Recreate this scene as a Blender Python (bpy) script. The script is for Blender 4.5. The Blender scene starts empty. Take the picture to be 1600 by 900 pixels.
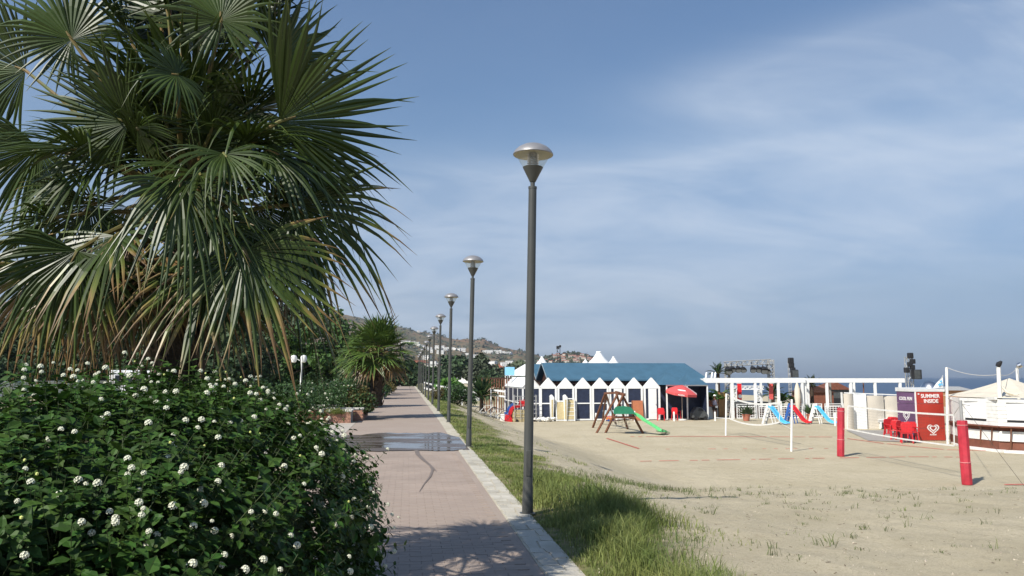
import bpy, bmesh, math, random
import numpy as np
from mathutils import Vector, Matrix, noise as mnoise
R_ = math.radians
rng = random.Random(7); nr = np.random.RandomState(7)
S = bpy.context.scene
COL = S.collection

# ------------------------------------------------------------------ camera
EYE = 1.65; F = 1244.0; PITCH = math.atan(140 / F)
cd = bpy.data.cameras.new('camera'); cam = bpy.data.objects.new('camera', cd); COL.objects.link(cam)
cam.location = (0, 0, EYE); cam.rotation_euler = (math.pi / 2 + PITCH, 0, 0)
cd.sensor_width = 36; cd.lens = 36 * F / 1600; cd.clip_start = .05; cd.clip_end = 60000
S.camera = cam
S.render.resolution_x, S.render.resolution_y = 1024, 576
# ------------------------------------------------------------------ light
SUN_EL = 44.0; SH = Vector((.655, .755, 0)).normalized()          # where shadows fall
sl = bpy.data.lights.new('sun', 'SUN'); sun = bpy.data.objects.new('sun', sl); COL.objects.link(sun)
sl.energy = 3.6; sl.angle = R_(.5); sl.color = (1, .95, .86)
sun.rotation_euler = Vector((SH.x * math.cos(R_(SUN_EL)), SH.y * math.cos(R_(SUN_EL)), -math.sin(R_(SUN_EL)))).to_track_quat('-Z', 'Y').to_euler()
W = bpy.data.worlds.new('World'); S.world = W; W.use_nodes = True
wn = W.node_tree.nodes; wl = W.node_tree.links
bg = wn['Background']; bg.inputs[1].default_value = .085
sky = wn.new('ShaderNodeTexSky'); sky.sky_type = 'NISHITA'; sky.sun_disc = False
sky.sun_elevation = R_(SUN_EL); sky.sun_rotation = math.atan2(-SH.x, -SH.y) % (2 * math.pi)
sky.air_density = 1.0; sky.dust_density = .6; sky.ozone_density = 2.2; sky.altitude = 0
def wmath(op, a, b=None):
    n = wn.new('ShaderNodeMath'); n.operation = op
    for i, q in enumerate((a, b)):
        if q is None: continue
        if isinstance(q, (int, float)): n.inputs[i].default_value = q
        else: wl.new(q, n.inputs[i])
    return n.outputs[0]
tc = wn.new('ShaderNodeTexCoord'); sp = wn.new('ShaderNodeSeparateXYZ'); wl.new(tc.outputs['Generated'], sp.inputs[0])
zz = wmath('ADD', wmath('MAXIMUM', sp.outputs[2], 0.0), .28)
cb = wn.new('ShaderNodeCombineXYZ')
wl.new(wmath('DIVIDE', sp.outputs[0], zz), cb.inputs[0]); wl.new(wmath('DIVIDE', sp.outputs[1], zz), cb.inputs[1])
mp = wn.new('ShaderNodeMapping'); mp.inputs['Rotation'].default_value = (0, 0, R_(-20)); mp.inputs['Scale'].default_value = (1.9, 3.3, 1)
wl.new(cb.outputs[0], mp.inputs[0])
n1 = wn.new('ShaderNodeTexNoise'); n1.inputs['Scale'].default_value = 1.0; n1.inputs['Detail'].default_value = 9; n1.inputs['Roughness'].default_value = .58
n1.inputs['Distortion'].default_value = .5
wl.new(mp.outputs[0], n1.inputs[0])
cr = wn.new('ShaderNodeValToRGB'); cr.color_ramp.elements[0].position = .36; cr.color_ramp.elements[1].position = .70
wl.new(n1.outputs[0], cr.inputs[0])
# where the thin cloud gathers: banks given by bearing and height, the rest of the sky carries a faint veil
az = wmath('ARCTAN2', sp.outputs[0], sp.outputs[1]); el_ = wmath('ARCSINE', sp.outputs[2])
cov = None
for px, py, w_, h_, k_ in [(1250, 125, 170, 42, .95), (1480, 35, 190, 42, .95), (1590, 105, 80, 36, .9), (1150, 300, 420, 62, .85), (1330, 250, 240, 50, .75), (800, 345, 330, 60, .55), (700, 480, 520, 120, .72), (1000, 400, 300, 70, .6), (640, 400, 300, 110, .40), (900, 420, 420, 60, .35), (-700, 200, 500, 160, .5), (2600, 150, 500, 120, .5)]:
    u_ = (px - 800) / 1244; v_ = (590 - py) / 1244; a0 = math.atan(u_); e0 = math.atan(v_ / math.hypot(1, u_))
    g = wmath('ADD', wmath('POWER', wmath('ABSOLUTE', wmath('DIVIDE', wmath('SUBTRACT', az, a0), w_ / 1244)), 2), wmath('POWER', wmath('ABSOLUTE', wmath('DIVIDE', wmath('SUBTRACT', el_, e0), h_ / 1244)), 2))
    g = wmath('MULTIPLY', wmath('POWER', 2.718, wmath('MULTIPLY', g, -1)), k_)
    cov = g if cov is None else wmath('ADD', cov, g)
cloud = wmath('MULTIPLY', wmath('MINIMUM', wmath('ADD', wmath('MULTIPLY', cov, .95), .03), .60), wmath('ADD', wmath('MULTIPLY', cr.outputs[0], .62), .34))
tint = wn.new('ShaderNodeMixRGB'); tint.blend_type = 'MULTIPLY'; tint.inputs[0].default_value = 1
wl.new(sky.outputs[0], tint.inputs[1])
# the haze of a hot day takes the glare off the lowest sky
hr = wn.new('ShaderNodeValToRGB'); e = hr.color_ramp.elements
e[0].position = 0.0; e[0].color = (.265, .36, .645, 1); e[1].position = .55; e[1].color = (.74, .84, .91, 1)
q = e.new(.10); q.color = (.46, .505, .615, 1); q = e.new(.28); q.color = (.66, .75, .80, 1)
wl.new(sp.outputs[2], hr.inputs[0]); wl.new(hr.outputs[0], tint.inputs[2])
mixc = wn.new('ShaderNodeMixRGB'); mixc.inputs[2].default_value = (5.5, 6.0, 6.7, 1)
wl.new(cloud, mixc.inputs[0]); wl.new(tint.outputs[0], mixc.inputs[1])
wl.new(mixc.outputs[0], bg.inputs[0])
S.view_settings.view_transform = 'Standard'; S.view_settings.look = 'None'; S.view_settings.exposure = 0.8; S.view_settings.gamma = 1
S.render.engine = 'CYCLES'
S.cycles.max_bounces = 6; S.cycles.transparent_max_bounces = 8; S.cycles.use_denoising = True

# ------------------------------------------------------------------ measuring
cp, sp_ = math.cos(PITCH), math.sin(PITCH)
def ray(px, py):
    u = (px - 800) / F; v = (450 - py) / F
    k = cp - v * sp_
    return u / k, (sp_ + v * cp) / k
def P(px, py, d):
    a, b = ray(px, py); return Vector((a * d, d, EYE + b * d))
SL = -.1302; NL = math.hypot(1, SL); RZ = -math.atan(SL)          # the promenade heads slightly left
def rs(x, y): return (x - SL * y) / NL, (y + SL * x) / NL
def xy(r, s): return (r + SL * s) / NL, (s - SL * r) / NL
def sst(a, b, t):
    t = min(1, max(0, (t - a) / (b - a))); return t * t * (3 - 2 * t)
def rise(s): return .07 * sst(19, 29, s)
COAST = 72.0
# height of the sand away from the path, by distance: a gravelly shelf, a short bank, the levelled courts, the huts
LOW = [(-60, -.12), (8, -.15), (11, -.20), (13.5, -.31), (17, -.63), (20, -1.12), (23, -1.58), (25, -1.62), (38, -1.62), (52, -1.40), (4000, -1.40)]
def piece(tab, x):
    for (a, b_), (c_, d_) in zip(tab, tab[1:]):
        if x <= c_: return b_ + (d_ - b_) * (max(a, x) - a) / (c_ - a)
    return tab[-1][1]
def H(x, y):
    r, s = rs(x, y)
    z = rise(s)
    low = piece(LOW, y)
    f = sst(1.8, 5.5 + 3.2 * sst(15, 24, y) - 1.5 * sst(34, 48, y), r)
    z = z * (1 - f) + low * f
    if r > COAST - 14: z -= 3.2 * sst(COAST - 14, COAST + 22, r)
    if r < -6: z += .004 * min(60, -6 - r)
    return z
def relief(x, y):
    r, s = rs(x, y); k = sst(1.6, 4, r)
    if r <= 1.45: return 0
    return k * (1 + .5 * sst(12, 15, y) * (1 - sst(19, 24, y))) * (.035 * mnoise.fractal((x * .9, y * .9, 0), 1.0, 2.0, 4) + .018 * mnoise.fractal((x * 3.1, y * 3.1, 0), 1.0, 2.0, 4)) * (1 if s < 30 else .6) * (.5 if r > 6 and s > 22 else 1)
def HN(x, y): return H(x, y) + relief(x, y) - .012
def G(px, py):
    a, b = ray(px, py); z = -1.0; d = 20
    for i in range(60):
        d = .5 * d + .5 * (z - EYE) / min(b, -1e-4); z = H(a * d, d)
    return Vector((a * d, d, H(a * d, d)))

# ------------------------------------------------------------------ materials
def M(name, col, rough=.65, var=.12, scale=6.0, bump=0.0, bscale=40.0, metal=0.0, spec=.4, col2=None, leaf=0.0, rnd=0.0, detail=4):
    m = bpy.data.materials.new(name); m.use_nodes = True
    t = m.node_tree; n = t.nodes; l = t.links; b = n['Principled BSDF']
    b.inputs['Roughness'].default_value = rough; b.inputs['Metallic'].default_value = metal
    b.inputs['Specular IOR Level'].default_value = spec
    tcn = n.new('ShaderNodeTexCoord'); no = n.new('ShaderNodeTexNoise'); no.inputs['Scale'].default_value = scale; no.inputs['Detail'].default_value = detail
    l.new(tcn.outputs['Object'], no.inputs['Vector'])
    mx = n.new('ShaderNodeMixRGB')
    c2 = col2 if col2 else tuple(min(1, c * (1 + var)) for c in col)
    c1 = col if col2 else tuple(c * (1 - var) for c in col)
    mx.inputs[1].default_value = (*c1, 1); mx.inputs[2].default_value = (*c2, 1)
    mr = n.new('ShaderNodeMapRange'); mr.inputs[1].default_value = .3; mr.inputs[2].default_value = .7
    l.new(no.outputs[0], mr.inputs[0]); l.new(mr.outputs[0], mx.inputs[0])
    out = mx.outputs[0]
    if rnd:
        ge = n.new('ShaderNodeNewGeometry'); oi = n.new('ShaderNodeObjectInfo')
        ad = n.new('ShaderNodeMath'); ad.operation = 'ADD'; l.new(ge.outputs['Random Per Island'], ad.inputs[0]); l.new(oi.outputs['Random'], ad.inputs[1])
        fr = n.new('ShaderNodeMath'); fr.operation = 'FRACT'; l.new(ad.outputs[0], fr.inputs[0])
        hs = n.new('ShaderNodeHueSaturation'); l.new(out, hs.inputs['Color'])
        r1 = n.new('ShaderNodeMapRange'); r1.inputs[3].default_value = 1 - rnd; r1.inputs[4].default_value = 1 + rnd; l.new(fr.outputs[0], r1.inputs[0]); l.new(r1.outputs[0], hs.inputs['Value'])
        r2 = n.new('ShaderNodeMapRange'); r2.inputs[3].default_value = .5 - rnd * .04; r2.inputs[4].default_value = .5 + rnd * .03
        f3 = n.new('ShaderNodeMath'); f3.operation = 'MULTIPLY'; f3.inputs[1].default_value = 7.31; l.new(fr.outputs[0], f3.inputs[0])
        f4 = n.new('ShaderNodeMath'); f4.operation = 'FRACT'; l.new(f3.outputs[0], f4.inputs[0]); l.new(f4.outputs[0], r2.inputs[0]); l.new(r2.outputs[0], hs.inputs['Hue'])
        out = hs.outputs[0]
    l.new(out, b.inputs['Base Color'])
    if bump:
        bn = n.new('ShaderNodeTexNoise'); bn.inputs['Scale'].default_value = bscale; bn.inputs['Detail'].default_value = 6
        l.new(tcn.outputs['Object'], bn.inputs['Vector'])
        bu = n.new('ShaderNodeBump'); bu.inputs['Strength'].default_value = bump; bu.inputs['Distance'].default_value = .02
        l.new(bn.outputs[0], bu.inputs['Height']); l.new(bu.outputs[0], b.inputs['Normal'])
    if leaf:
        tr = n.new('ShaderNodeBsdfTranslucent'); l.new(out, tr.inputs[0])
        ms = n.new('ShaderNodeMixShader'); ms.inputs[0].default_value = leaf
        l.new(b.outputs[0], ms.inputs[1]); l.new(tr.outputs[0], ms.inputs[2])
        l.new(ms.outputs[0], n['Material Output'].inputs[0])
    return m
def nodes(m): return m.node_tree.nodes, m.node_tree.links

WHITE = M('white_paint', (.80, .80, .78), .45, .05, 3)
WHITEW = M('weathered_white', (.72, .71, .67), .6, .10, 5)
CREAM = M('cream_plaster', (.55, .50, .42), .8, .06, 2)
CANVAS = M('cream_canvas', (.62, .56, .45), .85, .08, 3)
NAVY = M('navy_panel', (.022, .030, .060), .45, .25, 4)
BLUEROOF = M('blue_roof', (.047, .115, .175), .7, .10, 1.6)
DARKWOOD = M('dark_timber', (.055, .022, .014), .7, .3, 8)
BROWNWOOD = M('brown_timber', (.16, .065, .035), .65, .3, 12, .2, 60)
PLANK = M('terracotta_board', (.42, .15, .07), .7, .12, 4)
RED = M('red_plastic', (.55, .018, .025), .4, .10, 6)
REDPAD = M('red_vinyl_pad', (.42, .028, .045), .5, .18, 5, .15, 14)
REDTAPE = M('red_tape', (.50, .07, .06), .7, .2, 3)
GREENP = M('green_panel', (.02, .18, .10), .5, .1, 6)
GREENS = M('green_slide', (.12, .55, .20), .4, .1, 6)
SKYBLUE = M('sky_blue_plastic', (.10, .47, .80), .4, .08, 6)
DBLUE = M('dark_blue_plastic', (.03, .10, .33), .4, .1, 6)
GREY = M('grey_metal', (.34, .34, .33), .45, .1, 6, metal=.15)
SILVER = M('silver_metal', (.62, .62, .62), .28, .05, 6, metal=1)
BLACK = M('black_gear', (.018, .018, .02), .5, .2, 6)
DGREY = M('dark_grey_shell', (.07, .075, .075), .45, .2, 6)
POLE = M('grey_green_pole', (.060, .061, .055), .42, .14, 3, .05, 60, spec=.5)
DOME = M('brushed_lamp_cap', (.27, .265, .27), .44, .12, 4, metal=.35)
TAN = M('tan_sling', (.52, .43, .24), .8, .1, 8)
TERRA = M('terracotta', (.45, .16, .10), .8, .1, 6)
BRICK = M('brick', (.36, .19, .13), .85, .25, 9, .4, 60, rnd=.22)
CAPSTONE = M('cap_stone', (.55, .53, .48), .8, .1, 6, .3, 50)
MORTAR = M('mortar', (.34, .30, .26), .9, .12, 10)
SOIL = M('soil', (.10, .07, .045), .95, .3, 8)
PURPLE = M('purple_panel', (.13, .065, .14), .45, .15, 1.5)
KRED = M('kiosk_red', (.40, .042, .028), .4, .12, 1.2)
SKIN = M('skin', (.16, .075, .045), .55, .08, 6)
SHIRT = M('lilac_shirt', (.42, .38, .46), .85, .08, 8)
SHORTS = M('dark_shorts', (.05, .035, .035), .85, .2, 8)
ROOFRED = M('red_tile_roof', (.27, .095, .06), .85, .25, 2)
GLASSD = M('dark_glass', (.03, .04, .05), .12, .1, 3, spec=.6)
STRIPE = M('black_white_stripe', (.75, .75, .74), .7, .04, 4)
BARBASE = M('brown_plinth', (.17, .06, .035), .7, .15, 4)
BANNER = M('red_banner', (.68, .015, .02), .7, .05, 3)
SKYSIGN = M('light_blue_sign', (.25, .56, .85), .5, .04, 3)
ROPE = M('rope', (.55, .53, .48), .8, .1, 20)
CABLE = M('dark_cable', (.06, .055, .05), .8, .1, 20)
# glass of the lamps
LG = bpy.data.materials.new('lamp_glass'); LG.use_nodes = True
n, l = nodes(LG); n['Principled BSDF'].inputs['Roughness'].default_value = .08; n['Principled BSDF'].inputs['Base Color'].default_value = (.8, .8, .75, 1)
tr = n.new('ShaderNodeBsdfTransparent'); tr.inputs[0].default_value = (.93, .93, .90, 1); ms = n.new('ShaderNodeMixShader'); ms.inputs[0].default_value = .16
l.new(tr.outputs[0], ms.inputs[1]); l.new(n['Principled BSDF'].outputs[0], ms.inputs[2]); l.new(ms.outputs[0], n['Material Output'].inputs[0])
# plants
FROND = bpy.data.materials.new('fan_palm_leaf'); FROND.use_nodes = True
n, l = nodes(FROND); b = n['Principled BSDF']; b.inputs['Roughness'].default_value = .40; b.inputs['Specular IOR Level'].default_value = .42
at = n.new('ShaderNodeAttribute'); at.attribute_name = 'dry'
rp = n.new('ShaderNodeValToRGB'); e = rp.color_ramp.elements
e[0].position = 0; e[0].color = (.038, .062, .011, 1); e[1].position = 1; e[1].color = (.15, .085, .036, 1)
q = e.new(.28); q.color = (.12, .145, .028, 1); q = e.new(.6); q.color = (.25, .18, .062, 1)
l.new(at.outputs['Fac'], rp.inputs[0])
ge = n.new('ShaderNodeNewGeometry'); hs = n.new('ShaderNodeHueSaturation'); r1 = n.new('ShaderNodeMapRange'); r1.inputs[3].default_value = .7; r1.inputs[4].default_value = 1.3
l.new(ge.outputs['Random Per Island'], r1.inputs[0]); l.new(r1.outputs[0], hs.inputs['Value']); l.new(rp.outputs[0], hs.inputs['Color']); l.new(hs.outputs[0], b.inputs['Base Color'])
tr = n.new('ShaderNodeBsdfTranslucent'); l.new(hs.outputs[0], tr.inputs[0]); ms = n.new('ShaderNodeMixShader'); ms.inputs[0].default_value = .14
l.new(b.outputs[0], ms.inputs[1]); l.new(tr.outputs[0], ms.inputs[2]); l.new(ms.outputs[0], n['Material Output'].inputs[0])
FROND_SUN = FROND.copy(); FROND_SUN.name = 'sunlit_fan_palm_leaf'  # lighter copy of the frond leaf, its sunlit tone put into the colour
e = [q for q in FROND_SUN.node_tree.nodes if q.type == 'VALTORGB'][0].color_ramp.elements
e[0].color = (.075, .125, .024, 1); e[1].color = (.15, .19, .04, 1)
PETIOLE = M('palm_petiole', (.10, .13, .035), .5, .25, 12, col2=(.20, .12, .05))
BARK = M('palm_trunk', (.055, .038, .026), .9, .4, 14, .6, 30)
TBARK = M('tree_bark', (.09, .07, .05), .9, .3, 8, .5, 20)
BUSHLEAF = M('lantana_leaf', (.035, .080, .012), .58, .25, 5, leaf=.18, rnd=.45, spec=.28)
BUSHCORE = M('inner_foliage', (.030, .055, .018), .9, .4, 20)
STEM = M('green_stem', (.05, .07, .022), .7, .2, 20)
FLOWER = M('white_florets', (.74, .74, .58), .7, .05, 30, leaf=.15)
HEDGE = M('hedge_leaf', (.038, .082, .022), .55, .25, 1.2, leaf=.2, rnd=.4)
DRYLEAF = M('reddish_hedge_leaf', (.12, .10, .03), .6, .3, 1.5, leaf=.2, rnd=.4)
TREELEAF = M('pine_leaf', (.038, .070, .026), .65, .3, .5, leaf=.15, rnd=.4)
TREELEAF2 = M('bright_tree_leaf', (.055, .115, .025), .6, .3, .5, leaf=.25, rnd=.35)
FARLEAF = M('far_tree_leaf', (.062, .080, .045), .8, .3, .3, rnd=.35)
BANANA = M('banana_leaf', (.10, .22, .04), .5, .2, 3, leaf=.3, rnd=.3)
GRASS = M('grass_blade', (.10, .155, .035), .6, .3, .9, leaf=.3, rnd=.4, col2=(.27, .29, .09))
DRYGRASS = M('dry_grass_blade', (.12, .15, .05), .7, .3, 2, leaf=.2, rnd=.4)

# ------------------------------------------------------------------ mesh helpers
class MB:
    def __init__(s): s.v = []; s.f = []
    def add(s, vs, fs):
        o = len(s.v); s.v += [tuple(v) for v in vs]; s.f += [tuple(i + o for i in f) for f in fs]; return s
    def box(s, c, d, rz=0, M4=None):
        x, y, z = d[0] / 2, d[1] / 2, d[2] / 2; cz, sz = math.cos(rz), math.sin(rz)
        vs = []
        for (i, j, k) in ((-1,-1,-1),(1,-1,-1),(1,1,-1),(-1,1,-1),(-1,-1,1),(1,-1,1),(1,1,1),(-1,1,1)):
            a, b2 = i * x, j * y; vs.append((c[0] + a * cz - b2 * sz, c[1] + a * sz + b2 * cz, c[2] + k * z))
        return s.add(vs, [(0,3,2,1),(4,5,6,7),(0,1,5,4),(1,2,6,5),(2,3,7,6),(3,0,4,7)])
    def span(s, a, b): return s.box([(p + q) / 2 for p, q in zip(a, b)], [abs(q - p) for p, q in zip(a, b)])
    def bar(s, p, q, w, h=None, up=(0, 0, 1)):
        h = h or w; p = Vector(p); q = Vector(q); a = (q - p).normalized(); u = Vector(up)
        if abs(a.dot(u)) > .98: u = Vector((0, 1, 0))
        sd = a.cross(u).normalized(); u = sd.cross(a)
        vs = [e + sd * (i * w / 2) + u * (j * h / 2) for e in (p, q) for (i, j) in ((-1,-1),(1,-1),(1,1),(-1,1))]
        return s.add(vs, [(3,2,1,0),(4,5,6,7),(0,1,5,4),(1,2,6,5),(2,3,7,6),(3,0,4,7)])
    def tube(s, pts, r, n=8, cap=True):
        pts = [Vector(p) for p in pts]; rr = r if isinstance(r, (list, tuple)) else [r] * len(pts); o = len(s.v)
        ref = None
        for i, p in enumerate(pts):
            a = (pts[min(i + 1, len(pts) - 1)] - pts[max(i - 1, 0)])
            a = a.normalized() if a.length > 1e-9 else Vector((0, 0, 1))
            if ref is None or abs(a.dot(ref)) > .97: ref = Vector((0, 0, 1)) if abs(a.z) < .9 else Vector((1, 0, 0))
            u = a.cross(ref).normalized(); w = a.cross(u)
            for k in range(n):
                t = 2 * math.pi * k / n; q = p + (u * math.cos(t) + w * math.sin(t)) * rr[i]; s.v.append(tuple(q))
        for i in range(len(pts) - 1):
            for k in range(n):
                k2 = (k + 1) % n; s.f.append((o + i * n + k, o + i * n + k2, o + (i + 1) * n + k2, o + (i + 1) * n + k))
        if cap: s.f.append(tuple(o + k for k in range(n))[::-1]); s.f.append(tuple(o + (len(pts) - 1) * n + k for k in range(n)))
        return s
    def lathe(s, prof, n=24, c=(0, 0, 0)):
        o = len(s.v)
        for r, z in prof:
            for k in range(n):
                t = 2 * math.pi * k / n; s.v.append((c[0] + r * math.cos(t), c[1] + r * math.sin(t), c[2] + z))
        for i in range(len(prof) - 1):
            for k in range(n):
                k2 = (k + 1) % n; s.f.append((o + i * n + k, o + i * n + k2, o + (i + 1) * n + k2, o + (i + 1) * n + k))
        return s
    def prism(s, poly, y0, y1, ax='y'):           # outline in x,z pushed along y (or in y,z along x)
        n = len(poly)
        f = (lambda a, z, t: (a, t, z)) if ax == 'y' else (lambda a, z, t: (t, a, z))
        vs = [f(a, z, y0) for a, z in poly] + [f(a, z, y1) for a, z in poly]
        return s.add(vs, [tuple(range(n)), tuple(range(2 * n - 1, n - 1, -1))] + [(i, i + n, (i + 1) % n + n, (i + 1) % n) for i in range(n)])
    def quad(s, a, b, c, d): return s.add([a, b, c, d], [(0, 1, 2, 3)])
    def build(s, name, mat, parent=None, smooth=False, bevel=0):
        me = bpy.data.meshes.new(name); me.from_pydata(s.v, [], s.f)
        bm = bmesh.new(); bm.from_mesh(me); bmesh.ops.recalc_face_normals(bm, faces=bm.faces); bm.to_mesh(me); bm.free()
        return link(me, name, mat, parent, smooth, bevel)
def link(me, name, mat, parent=None, smooth=False, bevel=0):
    o = bpy.data.objects.new(name, me); COL.objects.link(o)
    if mat: me.materials.append(mat)
    if smooth:
        me.polygons.foreach_set('use_smooth', [True] * len(me.polygons))
        me.set_sharp_from_angle(angle=R_(42))
    if bevel:
        b = o.modifiers.new('bevel', 'BEVEL'); b.width = bevel; b.segments = 2; b.limit_method = 'ANGLE'
    o.parent = parent
    return o
def mesh_np(name, V, Fc, mat, parent=None, smooth=False):
    me = bpy.data.meshes.new(name); me.from_pydata(np.asarray(V).tolist(), [], np.asarray(Fc).tolist() if not isinstance(Fc, list) else Fc)
    return link(me, name, mat, parent, smooth)
def thing(name, label, cat, loc=(0, 0, 0), rz=0, group=None):
    o = bpy.data.objects.new(name, None); COL.objects.link(o); o.location = loc; o.rotation_euler = (0, 0, rz)
    return tag(o, label, cat, group)
def tag(o, label, cat, group=None):
    o['label'] = label; o['category'] = cat
    if group: o['group'] = group
    return o
def kind(o, k): o['kind'] = k; return o
def dup(root, loc, rz=0, label=None, scale=None):
    r = root.copy(); COL.objects.link(r); r.location = loc; r.rotation_euler = (0, 0, rz)
    if label: r['label'] = label
    if scale: r.scale = (scale,) * 3 if isinstance(scale, (int, float)) else scale
    def kids(a, b):
        for ch in a.children:
            c = ch.copy(); COL.objects.link(c); c.parent = b; kids(ch, c)
    kids(root, r)
    return r
def text(name, s, size, mat, parent, M4, depth=.004, cx='CENTER'):
    cu = bpy.data.curves.new(name, 'FONT'); cu.body = s; cu.size = size; cu.extrude = depth; cu.align_x = cx; cu.align_y = 'CENTER'
    cu.offset = size * .025
    o = bpy.data.objects.new(name, cu); COL.objects.link(o)
    me = bpy.data.meshes.new_from_object(o.evaluated_get(bpy.context.evaluated_depsgraph_get()))
    bpy.data.objects.remove(o); me.transform(M4)
    return link(me, name, mat, parent)
FACEY = Matrix.Rotation(math.pi / 2, 4, 'X')       # text standing up, read from -y

def leaves_np(pos, ax, nor, size, wid=.55, shape='leaf'):
    """many leaf blades: pos, axis, normal (N,3), size (N,)"""
    pos = np.asarray(pos, float); N = len(pos)
    ax = np.asarray(ax, float); ax /= np.linalg.norm(ax, axis=1, keepdims=True) + 1e-9
    nor = np.asarray(nor, float); sd = np.cross(nor, ax); sd /= np.linalg.norm(sd, axis=1, keepdims=True) + 1e-9
    nor = np.cross(ax, sd)
    if shape == 'leaf':
        T = np.array([(0,0,0),(.3,-.26,.05),(.3,0,-.03),(.3,.26,.05),(.66,-.2,.02),(.66,0,-.05),(.66,.2,.02),(1,0,-.16)])
        Fq = [(0,1,2),(0,2,3),(1,4,5,2),(2,5,6,3),(4,7,5),(5,7,6)]
    else:
        T = np.array([(0,0,0),(.45,-.32,.06),(1,0,-.06),(.45,.32,.06)]); Fq = [(0,1,2),(0,2,3)]
    T = T.copy(); T[:, 1] *= wid / .55
    sz = np.asarray(size, float).reshape(N, 1, 1)
    V = pos[:, None, :] + sz * (T[None, :, 0:1] * ax[:, None, :] + T[None, :, 1:2] * sd[:, None, :] + T[None, :, 2:3] * nor[:, None, :])
    k = len(T); V = V.reshape(-1, 3)
    base = np.arange(N) * k
    faces = []
    for f in Fq: faces += (base[:, None] + np.array(f)[None]).tolist()
    return V, faces
def rand_dirs(n):
    v = nr.normal(size=(n, 3)); return v / np.linalg.norm(v, axis=1, keepdims=True)
def clump_foliage(name, mat, parent, clumps, n, size, wid=.7, flat=1.0, upb=.3):
    """leaves scattered through a list of (centre, radius) clumps"""
    pts = []; nors = []
    wts = np.array([r ** 2 for c, r in clumps]); wts /= wts.sum()
    cnt = nr.multinomial(n, wts)
    for (c, r), k in zip(clumps, cnt):
        d = rand_dirs(k); rad = r * (1 - .55 * nr.rand(k) ** 2.2)
        d2 = d.copy(); d2[:, 2] *= flat
        pts.append(np.array(c)[None] + d2 * rad[:, None]); nors.append(d)
    p = np.concatenate(pts); d = np.concatenate(nors)
    nn = d + rand_dirs(len(p)) * .8 + np.array([0, 0, upb]); ax = np.cross(nn, rand_dirs(len(p))) + d * .3
    V, Fc = leaves_np(p, ax, nn, size * (.6 + .8 * nr.rand(len(p))), wid, 'kite')
    return mesh_np(name, V, Fc, mat, parent)

# ------------------------------------------------------------------ ground, sea, hills
def fb(x, y, o=4): return mnoise.fractal((x, y, 0), 1.0, 2.0, o)
rl = np.unique(np.concatenate([np.linspace(-1500, -120, 14), np.linspace(-120, -8, 24), np.linspace(-8, 1.4, 24), np.linspace(1.4, 10, 66), np.linspace(10, 70, 60), np.linspace(70, 130, 22)]))
slq = np.unique(np.concatenate([np.linspace(-60, 3, 14), np.linspace(3, 26, 130), np.linspace(26, 75, 90), np.linspace(75, 300, 40), np.linspace(300, 2600, 30)]))
gv = []; gm = []
for s in slq:
    for r in rl:
        x, y = xy(r, s); z = H(x, y)
        if r < 1.45 and r > -1.85: z -= .10
        elif r > 1.45: z += relief(x, y)
        gv.append((x, y, z - .012))
        # green share of the ground
        green = 0.0
        if r >= 1.2:
            e2 = 2.95 + .5 * fb(s * .25, 3.3) + .35 * fb(s * .9, r * .6)
            green = 1 - sst(e2 - .9, e2 + .8, r)
            if s > 52 and r < 7: green = max(green, .75 * (1 - sst(4, 8, r)))
        elif r < -1.7: green = .5 if s < 60 else .7
        if s > 90: green = max(green, .6 * (1 - sst(14, 30, r)))
        gm.append(green)
nc = len(rl); gf = [(i * nc + j, i * nc + j + 1, (i + 1) * nc + j + 1, (i + 1) * nc + j) for i in range(len(slq) - 1) for j in range(nc - 1)]
GM = bpy.data.materials.new('sand_and_turf'); GM.use_nodes = True
n, l = nodes(GM); b = n['Principled BSDF']; b.inputs['Roughness'].default_value = .95; b.inputs['Specular IOR Level'].default_value = .15
ge = n.new('ShaderNodeNewGeometry')
def nz(sc, det=5, rough=.6):
    q = n.new('ShaderNodeTexNoise'); q.inputs['Scale'].default_value = sc; q.inputs['Detail'].default_value = det; q.inputs['Roughness'].default_value = rough
    l.new(ge.outputs['Position'], q.inputs['Vector']); return q.outputs[0]
def mixc_(f, a, c, lo=None, hi=None):
    q = n.new('ShaderNodeMixRGB')
    if lo is not None:
        m_ = n.new('ShaderNodeMapRange'); m_.inputs[1].default_value = lo; m_.inputs[2].default_value = hi; l.new(f, m_.inputs[0]); f = m_.outputs[0]
    l.new(f, q.inputs[0])
    for i, w in ((1, a), (2, c)):
        if isinstance(w, tuple): q.inputs[i].default_value = (*w, 1)
        else: l.new(w, q.inputs[i])
    return q.outputs[0]
sand = mixc_(nz(.45), (.44, .38, .26), (.52, .455, .325), .35, .65)
sand = mixc_(nz(24, 4, .8), (.37, .315, .215), sand, .33, .52)
sand = mixc_(nz(2.6, 6, .75), sand, (.36, .305, .21), .55, .75)
sand = mixc_(nz(70, 3, .8), sand, (.56, .50, .40), .58, .72)
turf = mixc_(nz(5), (.26, .22, .12), (.14, .16, .055), .4, .6)
at = n.new('ShaderNodeAttribute'); at.attribute_name = 'green'
ad = n.new('ShaderNodeMath'); ad.operation = 'ADD'; l.new(at.outputs['Fac'], ad.inputs[0])
sb = n.new('ShaderNodeMath'); sb.operation = 'MULTIPLY_ADD'; l.new(nz(2.2), sb.inputs[0]); sb.inputs[1].default_value = .9; sb.inputs[2].default_value = -.45
l.new(sb.outputs[0], ad.inputs[1])
l.new(mixc_(ad.outputs[0], sand, turf, .35, .75), b.inputs['Base Color'])
bu = n.new('ShaderNodeBump'); bu.inputs['Strength'].default_value = .7; bu.inputs['Distance'].default_value = .035
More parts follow.
